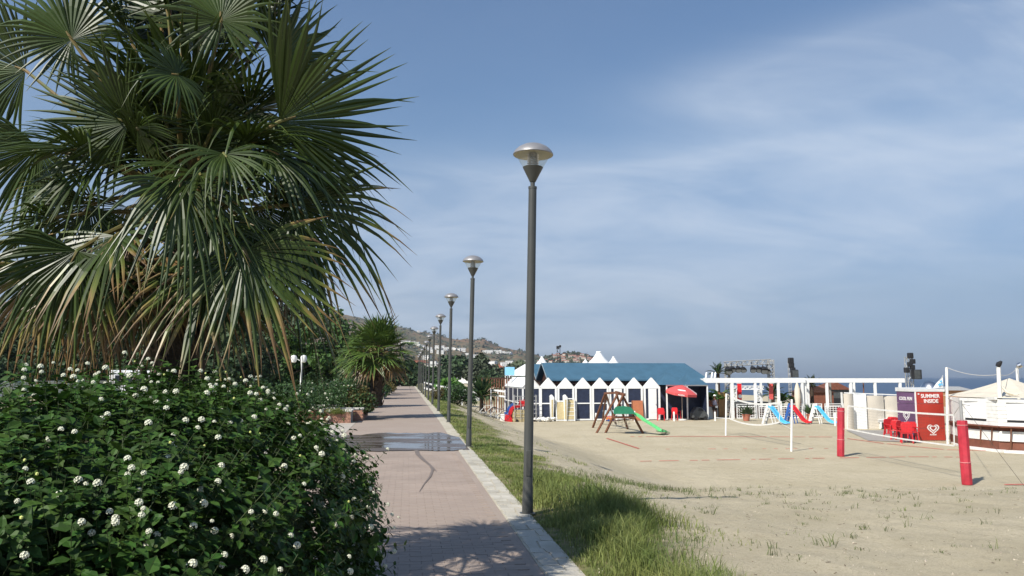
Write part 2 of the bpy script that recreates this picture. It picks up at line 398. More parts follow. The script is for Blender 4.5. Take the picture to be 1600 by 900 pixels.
vo = n.new('ShaderNodeTexVoronoi'); vo.feature = 'SMOOTH_F1'; vo.inputs['Scale'].default_value = 2.6; vo.inputs['Smoothness'].default_value = .4; l.new(ge.outputs['Position'], vo.inputs['Vector'])
vm = n.new('ShaderNodeMath'); vm.operation = 'MULTIPLY_ADD'; vm.inputs[1].default_value = 1.6; l.new(vo.outputs['Distance'], vm.inputs[0]); l.new(nz(9, 8, .75), vm.inputs[2])
mm = n.new('ShaderNodeMath'); mm.operation = 'ADD'; l.new(vm.outputs[0], mm.inputs[0]); l.new(nz(60, 4, .8), mm.inputs[1]); l.new(mm.outputs[0], bu.inputs['Height']); l.new(bu.outputs[0], b.inputs['Normal'])
go = kind(mesh_np('ground', gv, gf, GM, smooth=True), 'structure')
ga = go.data.attributes.new('green', 'FLOAT', 'POINT'); ga.data.foreach_set('value', gm)

SEA = bpy.data.materials.new('sea_water'); SEA.use_nodes = True
n, l = nodes(SEA); b = n['Principled BSDF']; b.inputs['Base Color'].default_value = (.012, .040, .095, 1); b.inputs['Roughness'].default_value = .35; b.inputs['Specular IOR Level'].default_value = .22
ge = n.new('ShaderNodeNewGeometry'); mpn = n.new('ShaderNodeMapping'); mpn.inputs['Scale'].default_value = (.05, .2, 1); l.new(ge.outputs['Position'], mpn.inputs[0])
q = n.new('ShaderNodeTexNoise'); q.inputs['Scale'].default_value = 1.0; q.inputs['Detail'].default_value = 7; l.new(mpn.outputs[0], q.inputs[0])
bu = n.new('ShaderNodeBump'); bu.inputs['Strength'].default_value = .6; bu.inputs['Distance'].default_value = .6; l.new(q.outputs[0], bu.inputs['Height']); l.new(bu.outputs[0], b.inputs['Normal'])
kind(MB().quad((-6000, -3000, -3.3), (40000, -3000, -3.3), (40000, 40000, -3.3), (-6000, 40000, -3.3)).build('sea', SEA), 'structure')

HILLM = bpy.data.materials.new('dry_hillside'); HILLM.use_nodes = True
n, l = nodes(HILLM); b = n['Principled BSDF']; b.inputs['Roughness'].default_value = 1; b.inputs['Specular IOR Level'].default_value = 0
ge = n.new('ShaderNodeNewGeometry')
c = mixc_(nz(.006, 6), (.20, .125, .075), (.15, .125, .075), .4, .6)
c = mixc_(nz(.022, 8, .7), c, (.055, .07, .04), .50, .62)
c = mixc_(nz(.07, 5, .7), c, (.30, .25, .19), .60, .74)
l.new(c, b.inputs['Base Color'])
def interp(tab, x):
    if x <= tab[0][0]: return tab[0][1]
    for (a, b_), (c_, d_) in zip(tab, tab[1:]):
        if x <= c_: return b_ + (d_ - b_) * (x - a) / (c_ - a)
    return tab[-1][1]
RIDGE1 = [(-800, 500), (0, 470), (300, 474), (440, 480), (520, 487), (560, 495), (600, 504), (630, 511), (660, 518), (690, 523), (706, 529), (735, 531), (752, 527), (772, 537), (800, 545), (830, 550), (850, 559), (880, 570), (920, 583), (960, 592)]
RIDGE2 = [(790, 592), (812, 577), (835, 563), (850, 557), (880, 552), (893, 549), (908, 552), (922, 556), (934, 566), (948, 580), (965, 593)]
def hill1(px, d):
    zr = max(-4, 2500 * (590 - interp(RIDGE1, px)) / F)
    t = (d - 900) / 1600
    if t < 0: return -6
    p = t ** 1.25 if t <= 1 else max(0, 1 - ((t - 1) / .45) ** 2)
    w = fb(px * .02, d * .0028, 5)
    return zr * p * (1 + .10 * w * min(1, (1.02 - t) * 3 if t < 1 else 0)) + 7 * fb(px * .05, d * .006, 4) * min(1, t * 2) - 1 - 3 * (zr < 2)
def hill2(px, d):
    zr = max(-4, 1500 * (590 - interp(RIDGE2, px)) / F)
    t = (d - 1150) / 350
    if t < 0: return -6
    p = t ** .9 if t <= 1 else max(0, 1 - ((t - 1) / 1.2) ** 2)
    return zr * p + 2.2 * fb(px * .09, d * .02, 4) * min(1, t * 3) - .8 - 3 * (zr < 1)
def hill_mesh(name, fn, p0, p1, np_, d0, d1, nd):
    vs = []; 
    for j in range(nd + 1):
        d = d0 + (d1 - d0) * j / nd
        for i in range(np_ + 1):
            px = p0 + (p1 - p0) * i / np_; vs.append(((px - 800) / F * d, d, fn(px, d)))
    m_ = np_ + 1
    return kind(mesh_np(name, vs, [(j * m_ + i, j * m_ + i + 1, (j + 1) * m_ + i + 1, (j + 1) * m_ + i) for j in range(nd) for i in range(np_)], HILLM, smooth=True), 'structure')
hill_mesh('hill', hill1, -800, 960, 300, 900, 3150, 64)
hill_mesh('headland', hill2, 786, 970, 90, 1150, 1900, 30)
def on_hill(fn, px, py, d0, d1):
    a, b_ = ray(px, py)
    for k in range(400):
        d = d0 + (d1 - d0) * k / 400
        if EYE + b_ * d <= fn(px, d): return Vector((a * d, d, fn(px, d)))
    return None
# scrub and far trees on the hills
sc = []
for i in range(5200):
    if i % 4:
        px = rng.uniform(430, 900); d = rng.uniform(1000, 2520); z = hill1(px, d); s_ = rng.uniform(2.0, 5.0)
        if rng.random() > .16 + .60 * (fb(px * .03, d * .005) > 0): continue
        if d > 2440: s_ *= 1.3
    else:
        px = rng.uniform(800, 950); d = rng.uniform(1160, 1540); z = hill2(px, d); s_ = rng.uniform(1.8, 4.2)
    if z < -2: continue
    sc.append(((px - 800) / F * d, d, z, s_))
p_ = []; a_ = []; n_ = []; z_ = []
for x, y, z, s_ in sc:
    for k in range(7):
        d = Vector((rng.gauss(0, 1), rng.gauss(0, 1), abs(rng.gauss(0, 1)) * .9)).normalized()
        p_.append((x + d.x * s_ * .5, y + d.y * s_ * .5, z + d.z * s_ * .8 - .3)); n_.append((d.x, d.y, d.z + .3)); a_.append((rng.gauss(0, 1), rng.gauss(0, 1), rng.gauss(0, .6))); z_.append(s_ * 1.1)
V, Fc = leaves_np(p_, a_, n_, z_, .9, 'kite'); kind(mesh_np('scrub', V, Fc, FARLEAF), 'stuff')

# far houses
def house_mesh(w, dpt, h, roof, rh):
    vs = []; 
    mb = MB(); mb.span((-w / 2, -dpt / 2, -1.5), (w / 2, dpt / 2, h))
    k = len(mb.f)
    e = .25
    mb.add([(-w/2-e, -dpt/2-e, h), (w/2+e, -dpt/2-e, h), (w/2+e, dpt/2+e, h), (-w/2-e, dpt/2+e, h), (-w/2, 0, h + rh), (w/2, 0, h + rh)], [(0,1,5,4),(2,3,4,5),(1,2,5),(3,0,4),(3,2,1,0)])
    nr0 = len(mb.f)
    for i in range(max(2, int(w / 2.4))):
        for fl in range(max(1, int(h / 3))):
            cx = -w / 2 + (i + .5) * w / max(2, int(w / 2.4)); cz = 1.4 + 3 * fl
            mb.span((cx - .5, -dpt / 2 - .08, cz - .6), (cx + .5, -dpt / 2 + .05, cz + .7))
    me = bpy.data.meshes.new('far_house'); me.from_pydata(mb.v, [], mb.f)
    bm = bmesh.new(); bm.from_mesh(me); bmesh.ops.recalc_face_normals(bm, faces=bm.faces); bm.to_mesh(me); bm.free()
    me.materials.append(WHITEW if roof == 'w' else CREAM); me.materials.append(ROOFRED if roof in 'rc' else WHITEW); me.materials.append(GLASSD)
    for i, p in enumerate(me.polygons): p.material_index = 0 if i < k else (1 if i < nr0 else 2)
    return me
HM = [house_mesh(9, 8, 5.5, 'w', .5), house_mesh(13, 8, 6, 'w', .6), house_mesh(10, 9, 5.5, 'r', 1.8), house_mesh(14, 9, 6, 'c', 2.0)]
def far_house(px, py, fn, d0, d1, v, label, group, sc_=1.0):
    p = on_hill(fn, px, py, d0, d1)
    if not p: return
    o = bpy.data.objects.new('far_house', HM[v]); COL.objects.link(o); o.location = p; o.rotation_euler = (0, 0, rng.uniform(-.5, .5)); o.scale = (sc_,) * 3
    tag(o, label, 'house', group)
HW = 'tiny white house scattered on the dry hillside beyond the promenade'
for px, py in [(646,538),(650,540),(655,541),(659,543),(664,545),(640,536),(679,546),(684,545),(690,545),(695,547),(700,547),(706,547),(712,547),(718,548),(722,549),(756,551),(762,551),(766,552),(775,552),(780,551),(786,553),(792,553),(797,554),(632,538),(625,541),(670,548),(675,551),(730,556),(741,561),(688,553),(654,519),(810,568),(796,570),(786,572),(771,571),(747,568),(715,565),(667,562),(700,570),(677,571),(692,568),(725,573),(757,575),(818,572),(826,569)]:
    far_house(px + rng.uniform(-1, 1), py, hill1, 900, 2500, rng.choice((0, 0, 1)), HW, 'white houses on the far hillside', rng.uniform(.8, 1.25))
HR = 'tiny red roofed house among trees on the wooded headland beyond the blue roof'
for i in range(46):
    px = rng.uniform(838, 932); py = interp(RIDGE2, px) + 2 + rng.random() ** 1.2 * 16
    far_house(px, py, hill2, 1150, 1500, rng.choice((2, 3, 3)), HR, 'red roofed houses on the headland', rng.uniform(.42, .66))

# ------------------------------------------------------------------ promenade
PAVE = M('pink_paver', (.315, .25, .205), .88, .12, 1.1, .3, 120, rnd=.035)
def strip(name, mat, r0, r1, s0, s1, dz, n=120, parent=None, th=.12):
    mb = MB(); 
    for i in range(n):
        a = s0 + (s1 - s0) * i / n; b_ = s0 + (s1 - s0) * (i + 1) / n
        q = [(*xy(r, s), rise(s) + dz) for r, s in ((r0, a), (r1, a), (r1, b_), (r0, b_))]
        mb.add(q, [(0, 1, 2, 3)])
        mb.add([q[1], q[2], (q[2][0], q[2][1], q[2][2] - th), (q[1][0], q[1][1], q[1][2] - th)], [(0, 1, 2, 3)])
        mb.add([q[3], q[0], (q[0][0], q[0][1], q[0][2] - th), (q[3][0], q[3][1], q[3][2] - th)], [(0, 1, 2, 3)])
    return mb.build(name, mat, parent)
# one brick-patterned bed; near the camera real pavers stand on it
BED = bpy.data.materials.new('paved_bed'); BED.use_nodes = True
n, l = nodes(BED); b = n['Principled BSDF']; b.inputs['Roughness'].default_value = .88; b.inputs['Specular IOR Level'].default_value = .25
ge = n.new('ShaderNodeNewGeometry'); mpn = n.new('ShaderNodeMapping'); mpn.inputs['Rotation'].default_value = (0, 0, -RZ); l.new(ge.outputs['Position'], mpn.inputs[0])
bt = n.new('ShaderNodeTexBrick'); l.new(mpn.outputs[0], bt.inputs['Vector']); bt.inputs['Scale'].default_value = 1; bt.inputs['Brick Width'].default_value = .205; bt.inputs['Row Height'].default_value = .105; bt.inputs['Mortar Size'].default_value = .006
bt.inputs['Color1'].default_value = (.32, .255, .21, 1); bt.inputs['Color2'].default_value = (.305, .243, .20, 1); bt.inputs['Mortar'].default_value = (.275, .225, .187, 1)
l.new(mixc_(nz(.7), bt.outputs[0], (.34, .285, .24), .4, .9), b.inputs['Base Color'])
path = kind(strip('path', BED, -1.78, 1.165, -6, 230, 0, 240), 'structure')
pv = MB().span((-.1005, -.0485, -.05), (.0985, .0485, 0.010)).v
def paver_mesh():
    mb = MB(); a, b_, c_ = .1021, .0521, .002
    mb.add([(-a,-b_,0),(a,-b_,0),(a,b_,0),(-a,b_,0),(-a+c_,-b_+c_,.007),(a-c_,-b_+c_,.007),(a-c_,b_-c_,.007),(-a+c_,b_-c_,.007)], [(0,1,5,4),(1,2,6,5),(2,3,7,6),(3,0,4,7),(4,5,6,7)])
    me = bpy.data.meshes.new('paver'); me.from_pydata(mb.v, [], mb.f); me.materials.append(PAVE); return me
pme = paver_mesh(); rest_v = []; rest_f = []; cnt = 0
s = 5.6; row = 0
while s < 18.1:
    r = -1.70 + (.1025 if row % 2 else 0)
    while r < 1.06:
        x, y = xy(r, s); x += rng.uniform(-.0012, .0012)
        # skip pavers the bush and planter always cover
        if r > -.6 - .02 * s or s > 10.5:
            z = rise(s) + rng.uniform(-.002, .002); a = RZ + rng.uniform(-.012, .012)
            if cnt < 300 and s > 6.35 and r > -.35:
                o = bpy.data.objects.new('paver', pme); COL.objects.link(o); o.parent = path; o.location = (x, y, z); o.rotation_euler = (rng.uniform(-.006, .006), rng.uniform(-.006, .006), a); cnt += 1
            else:
                k = len(rest_v); ca, sa = math.cos(a), math.sin(a)
                for v in pme.vertices: rest_v.append((x + v.co.x * ca - v.co.y * sa, y + v.co.x * sa + v.co.y * ca, z + v.co.z))
                rest_f += [tuple(i + k for i in p.vertices) for p in pme.polygons]
        r += .205
    s += .105; row += 1
kind(mesh_np('paver', rest_v, rest_f, PAVE, path), 'stuff')
# pale stone border
STONE = M('pale_border_stone', (.36, .33, .265), .92, .2, 2.2, .6, 45, rnd=.10, col2=(.52, .49, .42))
border = kind(strip('border', M('border_mortar', (.36, .32, .24), .95, .2, 3, .5, 50, col2=(.50, .46, .37)), 1.168, 1.50, -6, 230, .004, 160), 'structure')
s = 5.4
while s < 20:
    L0 = rng.uniform(.2, .36); sp0 = 1.18 + rng.uniform(.11, .2)
    for (ra, rb) in ((1.185, sp0 - .008), (sp0 + .008, 1.485)):
        j = lambda a: a + rng.uniform(-.014, .014)
        so = rng.uniform(-.03, .03)
        q = [(j(ra), j(s + .008 + so)), (j(rb), j(s + .008 + so)), (j(rb), j(s + L0 - .008 + so)), (j(ra), j(s + L0 - .008 + so))]
        mb = MB(); pts = [(*xy(r, t), rise(t) + .012 + rng.uniform(-.002, .003)) for r, t in q]; low = [(p[0], p[1], p[2] - .03) for p in pts]
        mb.add(pts + low, [(0,1,2,3),(0,4,5,1),(1,5,6,2),(2,6,7,3),(3,7,4,0)]); mb.build('stone', STONE, border)
    s += L0
# side apron of pale slabs before the second planter
kind(strip('pavement', M('pale_slab', (.40, .36, .31), .9, .1, 2), -3.4, -1.79, 16, 29.0, .003, 14), 'structure')
# water lying across the path
WET = bpy.data.materials.new('standing_water'); WET.use_nodes = True
n, l = nodes(WET); b = n['Principled BSDF']; b.inputs['Specular IOR Level'].default_value = .5
ge = n.new('ShaderNodeNewGeometry'); mpn = n.new('ShaderNodeMapping'); mpn.inputs['Scale'].default_value = (.5, 1.6, 1); l.new(ge.outputs['Position'], mpn.inputs[0])
q = n.new('ShaderNodeTexNoise'); q.inputs['Scale'].default_value = 1.1; q.inputs['Detail'].default_value = 6; l.new(mpn.outputs[0], q.inputs[0])
mr = n.new('ShaderNodeMapRange'); mr.inputs[1].default_value = .42; mr.inputs[2].default_value = .56; mr.inputs[3].default_value = .05; mr.inputs[4].default_value = .42; l.new(q.outputs[0], mr.inputs[0]); l.new(mr.outputs[0], b.inputs['Roughness'])
l.new(mixc_(q.outputs[0], (.09, .075, .065), (.12, .095, .08), .4, .6), b.inputs['Base Color'])
mb = MB(); N = 60; top = []; bot = []
for i in range(N + 1):
    r = -2.3 + 3.72 * i / N
    s0 = 18.35 + .22 * fb(r * 1.9, 1.2) + (.05 if r < 0 else .0); s1 = 23.4 + .9 * fb(r * .9, 7.7) - (1.2 if r > 1.0 else 0) * (r - 1.0) * 3
    ss_ = [s0 + (s1 - s0) * k / 6 for k in range(7)]
    top.append([(*xy(r, t), rise(t) + (.016 if r < 1.17 else .018)) for t in ss_])
for i in range(N):
    for k in range(6): mb.add([top[i][k], top[i + 1][k], top[i + 1][k + 1], top[i][k + 1]], [(0, 1, 2, 3)])
kind(mb.build('puddle', WET), 'structure')
DAMP = M('damp_trail', (.17, .135, .112), .6, .1, 3)
tr_ = [G(650, 703), G(653, 711), G(661, 719), G(672, 728), G(676, 735), G(672, 746), G(663, 757), G(655, 770)]
wd = [.045, .05, .04, .028, .024, .018, .010, .003]
mb = MB()
for i in range(len(tr_) - 1):
    for k in range(4):
        a = tr_[i].lerp(tr_[i + 1], k / 4); c_ = tr_[i].lerp(tr_[i + 1], (k + 1) / 4); wa = wd[i] + (wd[i + 1] - wd[i]) * k / 4; wb = wd[i] + (wd[i + 1] - wd[i]) * (k + 1) / 4
        za = .015; mb.add([(a.x - wa, a.y, za), (a.x + wa, a.y, za), (c_.x + wb, c_.y, za), (c_.x - wb, c_.y, za)], [(0, 1, 2, 3)])
a, c_ = G(674, 730), G(682, 738); mb.add([(a.x - .03, a.y, .0155), (a.x + .03, a.y, .0155), (c_.x + .008, c_.y, .0155), (c_.x - .008, c_.y, .0155)], [(0, 1, 2, 3)])
kind(mb.build('wet_trail', DAMP), 'structure')

# ------------------------------------------------------------------ lamp posts
LEAN = R_(1.0)
t = lamp0 = thing('street_lamp', '', 'street lamp', (0, 0, 0), 0, 'grey lamp posts along the right edge of the promenade')
MB().lathe([(.0, 0), (.095, 0), (.095, .035), (.066, .04), (.066, .20), (.062, .215), (.062, .34), (.057, .36), (.0545, 1.9), (.050, 3.97), (.054, 3.972), (.054, 4.00), (.0, 4.002)], 24).build('pole', POLE, t, True)
MB().box((0, -.0585, .62), (.055, .012, .30)).build('access_hatch', POLE, t, bevel=.004)
MB().lathe([(.028, 4.003), (.028, 4.075), (.034, 4.08)], 16).build('neck', POLE, t, True)
MB().lathe([(.0, 4.06), (.036, 4.06), (.128, 4.245), (.124, 4.25), (.0, 4.25)], 32).build('lower_cone', POLE, t, True)
MB().lathe([(.126, 4.247), (.222, 4.41)], 32).build('glass', LG, t, True)
lv = MB()
for k in range(6): lv.lathe([(.052, 4.254 + k * .028), (.074, 4.266 + k * .028), (.052, 4.272 + k * .028)], 20)
lv.lathe([(.045, 4.252), (.045, 4.425)], 16).build('louvre', SILVER, t, True)
MB().lathe([(.246, 4.400), (.253, 4.408), (.250, 4.421), (.227, 4.459), (.184, 4.499), (.126, 4.530), (.065, 4.549), (.0, 4.554)], 36).build('cap', DOME, t, True)
MB().lathe([(.246, 4.401), (.19, 4.425), (.0, 4.43)], 36).build('reflector', M('lamp_reflector', (.52, .48, .34), .5, .05, 5), t, True)
D1, DS = 9.75, 9.42
lamp_lab = ['nearest and largest grey lamp post on the right edge of the path', 'second nearest grey lamp post, standing at the right end of the puddle', 'third lamp post from the camera, just beyond the puddle in mown grass',
            'fourth lamp post from the camera, in grass left of the white railing', 'fifth lamp post from the camera along the path edge', 'sixth lamp post from the camera along the path edge', 'seventh lamp post from the camera along the path edge',
            'eighth lamp post from the camera, thin in the distance', 'ninth lamp post from the camera, thin in the distance', 'tenth lamp post from the camera, near the vanishing end of the path', 'eleventh lamp post from the camera, near the vanishing end of the path', 'farthest visible lamp post at the vanishing end of the path']
for i in range(12):
    s = (D1 + DS * i) * 1.0085; x, y = xy(1.47, s)
    lx = lamp0 if i == 0 else dup(lamp0, (0, 0, 0))
    lx['label'] = lamp_lab[i]; lx.location = (x, y, rise(s) - .02); lx.scale = (1.022,) * 3; lx.rotation_euler = (0, LEAN * (1.05 if i < 2 else .8), rng.uniform(0, 6) * 0)
# one shorter lamp on the far side
fl = dup(lamp0, (P(684, 600, 75).x, 75, -.6), 0, 'small distant lamp with a pale head right of the promenade row', .80); del fl['group']

# ------------------------------------------------------------------ palms
def fan(hub, axis, nrm, Rr, nseg, spread, droop, dry, pleat=.5, rows=(.02, .22, .42, .56, .70, .85, 1.0), fold=.25):
    hub = Vector(hub); a = Vector(axis).normalized(); s_ = a.cross(Vector(nrm)).normalized(); nn = s_.cross(a).normalized()
    V = []; Fc = []; A = []; dth = 2 * spread / nseg
    for i in range(nseg):
        th = -spread + (i + .5) * dth
        d0 = (a * math.cos(th) + s_ * math.sin(th) + nn * (fold * abs(math.sin(th)) ** 1.5 + rng.gauss(0, .035))).normalized()
        qd = (s_ * math.cos(th) - a * math.sin(th)).normalized()
        L = Rr * (.74 + .26 * math.cos(th * .75)) * rng.uniform(.9, 1.06); dr = droop * rng.uniform(.4, 1.6); sw = rng.gauss(0, .09)
        if rng.random() < .12: dr = dr * 3 + .25
        dseg = dry * rng.uniform(.5, 1.5); o = len(V)
        for j, t in enumerate(rows):
            r = t * L; k = max(0, t - .38)
            p = hub + d0 * r + Vector((0, 0, -1)) * (dr * L * k * k * 1.7) + qd * (sw * L * k * k * 2) + nn * (-.10 * L * t * t)
            w = r * math.tan(dth / 2) if t <= .57 else .57 * L * math.tan(dth / 2) * max(.035, 1 - ((t - .57) / .43) ** 1.0)
            if t > .45: w *= .80
            w *= 1.05
            V += [p - qd * w, p + nn * (pleat * w), p + qd * w]
            v = min(1, max(0, (t - (1 - dseg)) / .16)) if dseg < 1.2 else 1
            A += [v, v * .9, v]
            if j:
                b0 = o + (j - 1) * 3; b1 = o + j * 3
                Fc += [(b0, b0 + 1, b1 + 1, b1), (b0 + 1, b0 + 2, b1 + 2, b1 + 1)]
    return V, Fc, A
def add_frond(par, C0, hub, axis, nrm, Rr, nseg=40, spread=R_(112), droop=.25, dry=.12, origin=None, name='frond', pw=.018, rows=None, fold=.25):
    kw = {} if rows is None else {'rows': rows}
    V, Fc, A = fan(hub, axis, nrm, Rr, nseg, spread, droop, dry, fold=fold, **kw)
    me = bpy.data.meshes.new(name); me.from_pydata([tuple(v) for v in V], [], Fc)
    at_ = me.attributes.new('dry', 'FLOAT', 'POINT'); at_.data.foreach_set('value', A)
    o = link(me, name, FROND, par)
    C0 = Vector(C0); hub = Vector(hub); m_ = C0.lerp(hub, .5) + Vector((0, 0, .10 * (hub - C0).length))
    pts = [C0.lerp(m_, u).lerp(m_.lerp(hub, u), u) for u in (0, .25, .5, .75, 1)] + [hub + Vector(axis).normalized() * Rr * .12]
    MB().tube(pts, [pw * 1.6, pw * 1.2, pw, pw * .85, pw * .7, pw * .3], 6).build('petiole', PETIOLE, o, True)
    return o
def trunk_boots(par, base, top, r0, r1, n, seed=1):
    base = Vector(base); top = Vector(top); mb = MB(); L = (top - base).length
    mb.tube([base.lerp(top, u) for u in (0, .25, .5, .75, 1)], [r0, r0 * .95, (r0 + r1) / 2, r1, r1 * .8], 14); mb.build('trunk', BARK, par, True)
    bt_ = MB(); ax = (top - base).normalized()
    for i in range(n):
        u = (i + .5) / n; a = i * 2.39996; p = base.lerp(top, u); rad = r0 + (r1 - r0) * u
        o = Vector((math.cos(a), math.sin(a), 0)); sd = Vector((-math.sin(a), math.cos(a), 0))
        q = p + o * (rad * .95); lean = Vector((0, 0, 1)) * .9 + sd * (.55 if i % 2 else -.55) + o * .35
        w = .05 * r0 / .2; h = .17 * r0 / .2
        bt_.add([q - sd * w, q + sd * w, q + sd * w * .8 + lean * h, q - sd * w * .8 + lean * h, q - sd * w * .6 + o * .03 + lean * h * .1, q + sd * w * .6 + o * .03 + lean * h * .1, q + sd * w * .5 + o * .03 + lean * h, q - sd * w * .5 + o * .03 + lean * h],
                [(0,1,5,4),(4,5,6,7),(1,2,6,5),(3,0,4,7),(2,3,7,6)])
    kind(bt_.build('leaf_base', M('leaf_base', (.085, .060, .040), .85, .35, 10, .4, 40, rnd=.3), par), 'stuff')

PD = 5.7
C = P(288, 318, PD); tb = P(268, 640, PD)
palm = thing('fan_palm', 'large fan palm with drooping browned fronds rising behind the white flowered bush', 'palm tree', (0, 0, 0))
trunk_boots(palm, (tb.x, tb.y, .2), C - Vector((0, 0, .25)), .21, .15, 60)
TO = lambda p: (Vector((0, 0, EYE)) - p).normalized()
# fronds read off the photograph: hub, tip, depth of hub and tip relative to the trunk, how far the blade faces up instead of the camera
for hx, hy, tx, ty, dh, dt_, up, Rr, dr, dry, spr in [
    (120, 392, 40, 560, -.75, -.80, .5, .78, .30, .26, 100), (382, 392, 480, 570, -.75, -.85, .4, .84, .20, .34, 100), (282, 282, 295, 470, -.95, -1.2, .45, .76, .45, .10, 85),
    (437, 190, 640, 125, -.35, -.25, -.2, 1.08, .06, .05, 78), (420, 235, 575, 300, -.35, -.2, .9, .74, .35, .05, 110), (346, 32, 330, -110, -.45, -.4, -.2, .66, .15, .04, 165),
    (112, 62, 20, -80, -.3, -.4, -.1, .66, .12, .04, 165), (276, 116, 180, 110, -.7, -1.1, .5, .42, .25, .05, 160), (200, 192, 20, 120, -.45, -.6, -.3, .80, .12, .05, 100), (215, 200, 330, 215, -.6, -.9, -.4, .42, .2, .05, 120),
    (165, 252, -20, 290, -.3, -.3, .8, .80, .4, .06, 100), (458, 320, 610, 460, -.1, .0, .5, 1.04, .28, .26, 75), (200, 405, 215, 600, -.35, -.5, .3, .74, .3, .55, 80), (60, 230, -60, 380, .1, .1, .7, .85, .45, .12, 100),
    (240, 420, 235, 600, -.2, -.2, .2, .70, .3, .5, 60), (345, 430, 400, 600, .2, .2, .2, .64, .3, .7, 70), (70, 420, -10, 560, .3, .3, .2, .85, .4, .5, 80), (160, 430, 130, 590, .1, .1, .2, .80, .4, .8, 75),
    (430, 100, 560, 0, .15, .3, -.3, .78, .1, .04, 90), (470, 250, 590, 360, .3, .5, .6, .80, .35, .12, 90), (40, 110, -90, 60, .1, .1, -.2, .85, .1, .04, 100), (250, 30, 230, -130, .3, .5, -.3, .75, .15, .03, 110),
    (140, 320, 20, 470, -.2, -.3, .7, .75, .5, .15, 100), (350, 240, 420, 330, -.8, -1.3, .8, .55, .5, .05, 110), (400, 320, 500, 440, .5, .7, .4, .85, .4, .3, 80), (330, 345, 360, 500, -.7, -.9, .5, .65, .4, .2, 90)]:
    d = PD + dh; hub = P(hx, hy, d); tip = P(tx, ty, PD + dt_); ax = (tip - hub)
    nrm = TO(hub) + Vector((0, 0, 1)) * up * 1.2 + Vector((rng.gauss(0, .15), 0, 0))
    add_frond(palm, C + Vector((rng.uniform(-.05, .05), rng.uniform(-.05, .05), rng.uniform(-.3, .1))), hub, ax, nrm, Rr * .88, 38 if spr > 90 else 32, R_(spr), dr, dry)
# the rest of the crown
for i in range(24):
    az = i * 2.39996 + .4; u = (i + .5) / 24; el = R_(82 - 118 * u)
    d = Vector((math.cos(az) * math.cos(el), math.sin(az) * math.cos(el), math.sin(el)))
    if d.y < -.45 and -.2 < d.z: d.y *= .5; d.normalize()
    pl = rng.uniform(.62, .85); hub = C + d * pl + Vector((0, 0, -.10 * (1 - d.z)))
    ax = (d + Vector((0, 0, -.35 - .35 * u))).normalized(); nrm = Vector((0, 0, 1)) + d * .25 if abs(d.z) < .8 else Vector((-d.x, -d.y, .4))
    add_frond(palm, C + Vector((0, 0, rng.uniform(-.25, .05))), hub, ax, nrm, rng.uniform(.66, .80), 32, R_(98), .10 + .32 * u, .04 + (.5 * max(0, u - .55) * rng.random() * 2), rows=(.02, .3, .5, .7, .85, 1.0))
# the tall new leaves at the top, mostly above the picture
for i in range(11):
    az = i * 2.39996 + 1.1; el = R_(rng.uniform(66, 86)); d = Vector((math.cos(az) * math.cos(el), math.sin(az) * math.cos(el), math.sin(el)))
    hub = C + d * rng.uniform(1.35, 1.7); add_frond(palm, C, hub, d + Vector((rng.gauss(0, .2), rng.gauss(0, .2), -.1)), Vector((-d.x, -d.y, .3)), rng.uniform(.75, .9), 30, R_(100), .08, .03, rows=(.02, .3, .5, .7, .85, 1.0))
# young inner fronds closing the heart of the crown
for i in range(20):
    az = -1.57 + (i - 9.5) * .21 + rng.gauss(0, .1); el = R_(rng.uniform(5, 60)); d = Vector((math.cos(az) * math.cos(el), math.sin(az) * math.cos(el) * .7, math.sin(el))).normalized()
    hub = C + d * rng.uniform(.28, .55) + Vector((0, .1, .12)); ax = (d + Vector((rng.gauss(0, .5), .2, rng.uniform(-.3, .7)))).normalized()
    add_frond(palm, C, hub, ax, Vector((rng.gauss(0, .5), -.55, .7)), rng.uniform(.42, .60), 30, R_(105), .25, .05, rows=(.02, .3, .5, .7, .85, 1.0))
# dead skirt
for i in range(8):
    az = i * 2.39996; d = Vector((math.cos(az), math.sin(az), 0)); hub = C + d * rng.uniform(.22, .45) + Vector((0, 0, rng.uniform(-.55, -.25)))
    add_frond(palm, C + Vector((0, 0, -.3)), hub, Vector((d.x * .35, d.y * .35, -1)), d, rng.uniform(.5, .75), 22, R_(60), .1, 1.5 if i % 3 else .7, name='dead_frond', rows=(.02, .35, .6, .8, 1.0), fold=.6)

def small_palm(label, x, y, z, th, R0, seed, name='fan_palm', group='fan palms in the planters along the path'):
    rng.seed(seed); t = thing(name, label, 'palm tree', (x, y, z), 0, group)
    C0 = Vector((.05, 0, th)); trunk_boots(t, (0, 0, 0), C0, .26, .20, 40)
    N = 42
    for i in range(N):
        u = (i + .5) / N; az = i * 2.39996; el = R_(86 - 125 * u)
        d = Vector((math.cos(az) * math.cos(el), math.sin(az) * math.cos(el), math.sin(el)))
        hub = C0 + d * R0 * rng.uniform(.36, .52); ax = d + Vector((0, 0, -.3 * u)); nrm = Vector((0, 0, .7)) + d * .5 if abs(d.z) < .85 else Vector((-d.x, -d.y, .4))
        add_frond(t, C0, hub, ax, nrm, R0 * rng.uniform(.48, .56), 20, R_(112), .03 + .16 * u, .04 + (1.3 if u > .94 else .2 * max(0, u - .5)), pw=.022, rows=(.03, .4, .62, .82, 1.0))
    for i in range(5):
        az = i * 1.256; d = Vector((math.cos(az), math.sin(az), 0)); add_frond(t, C0, C0 + d * .3 + Vector((0, 0, -.25)), Vector((d.x * .5, d.y * .5, -1)), d, .8, 14, R_(60), .1, 1.5, name='dead_frond', rows=(.03, .5, 1.0), fold=.6)
    for ch in t.children:
        if ch.name.startswith('frond'): ch.data.materials[0] = FROND_SUN
    return t
p2 = P(577, 590, 30.0)
palm2 = small_palm('medium fan palm with orange dead fronds above the brick planter beside the path', p2.x, 31.5, .55, 2.0, 1.75, 11)
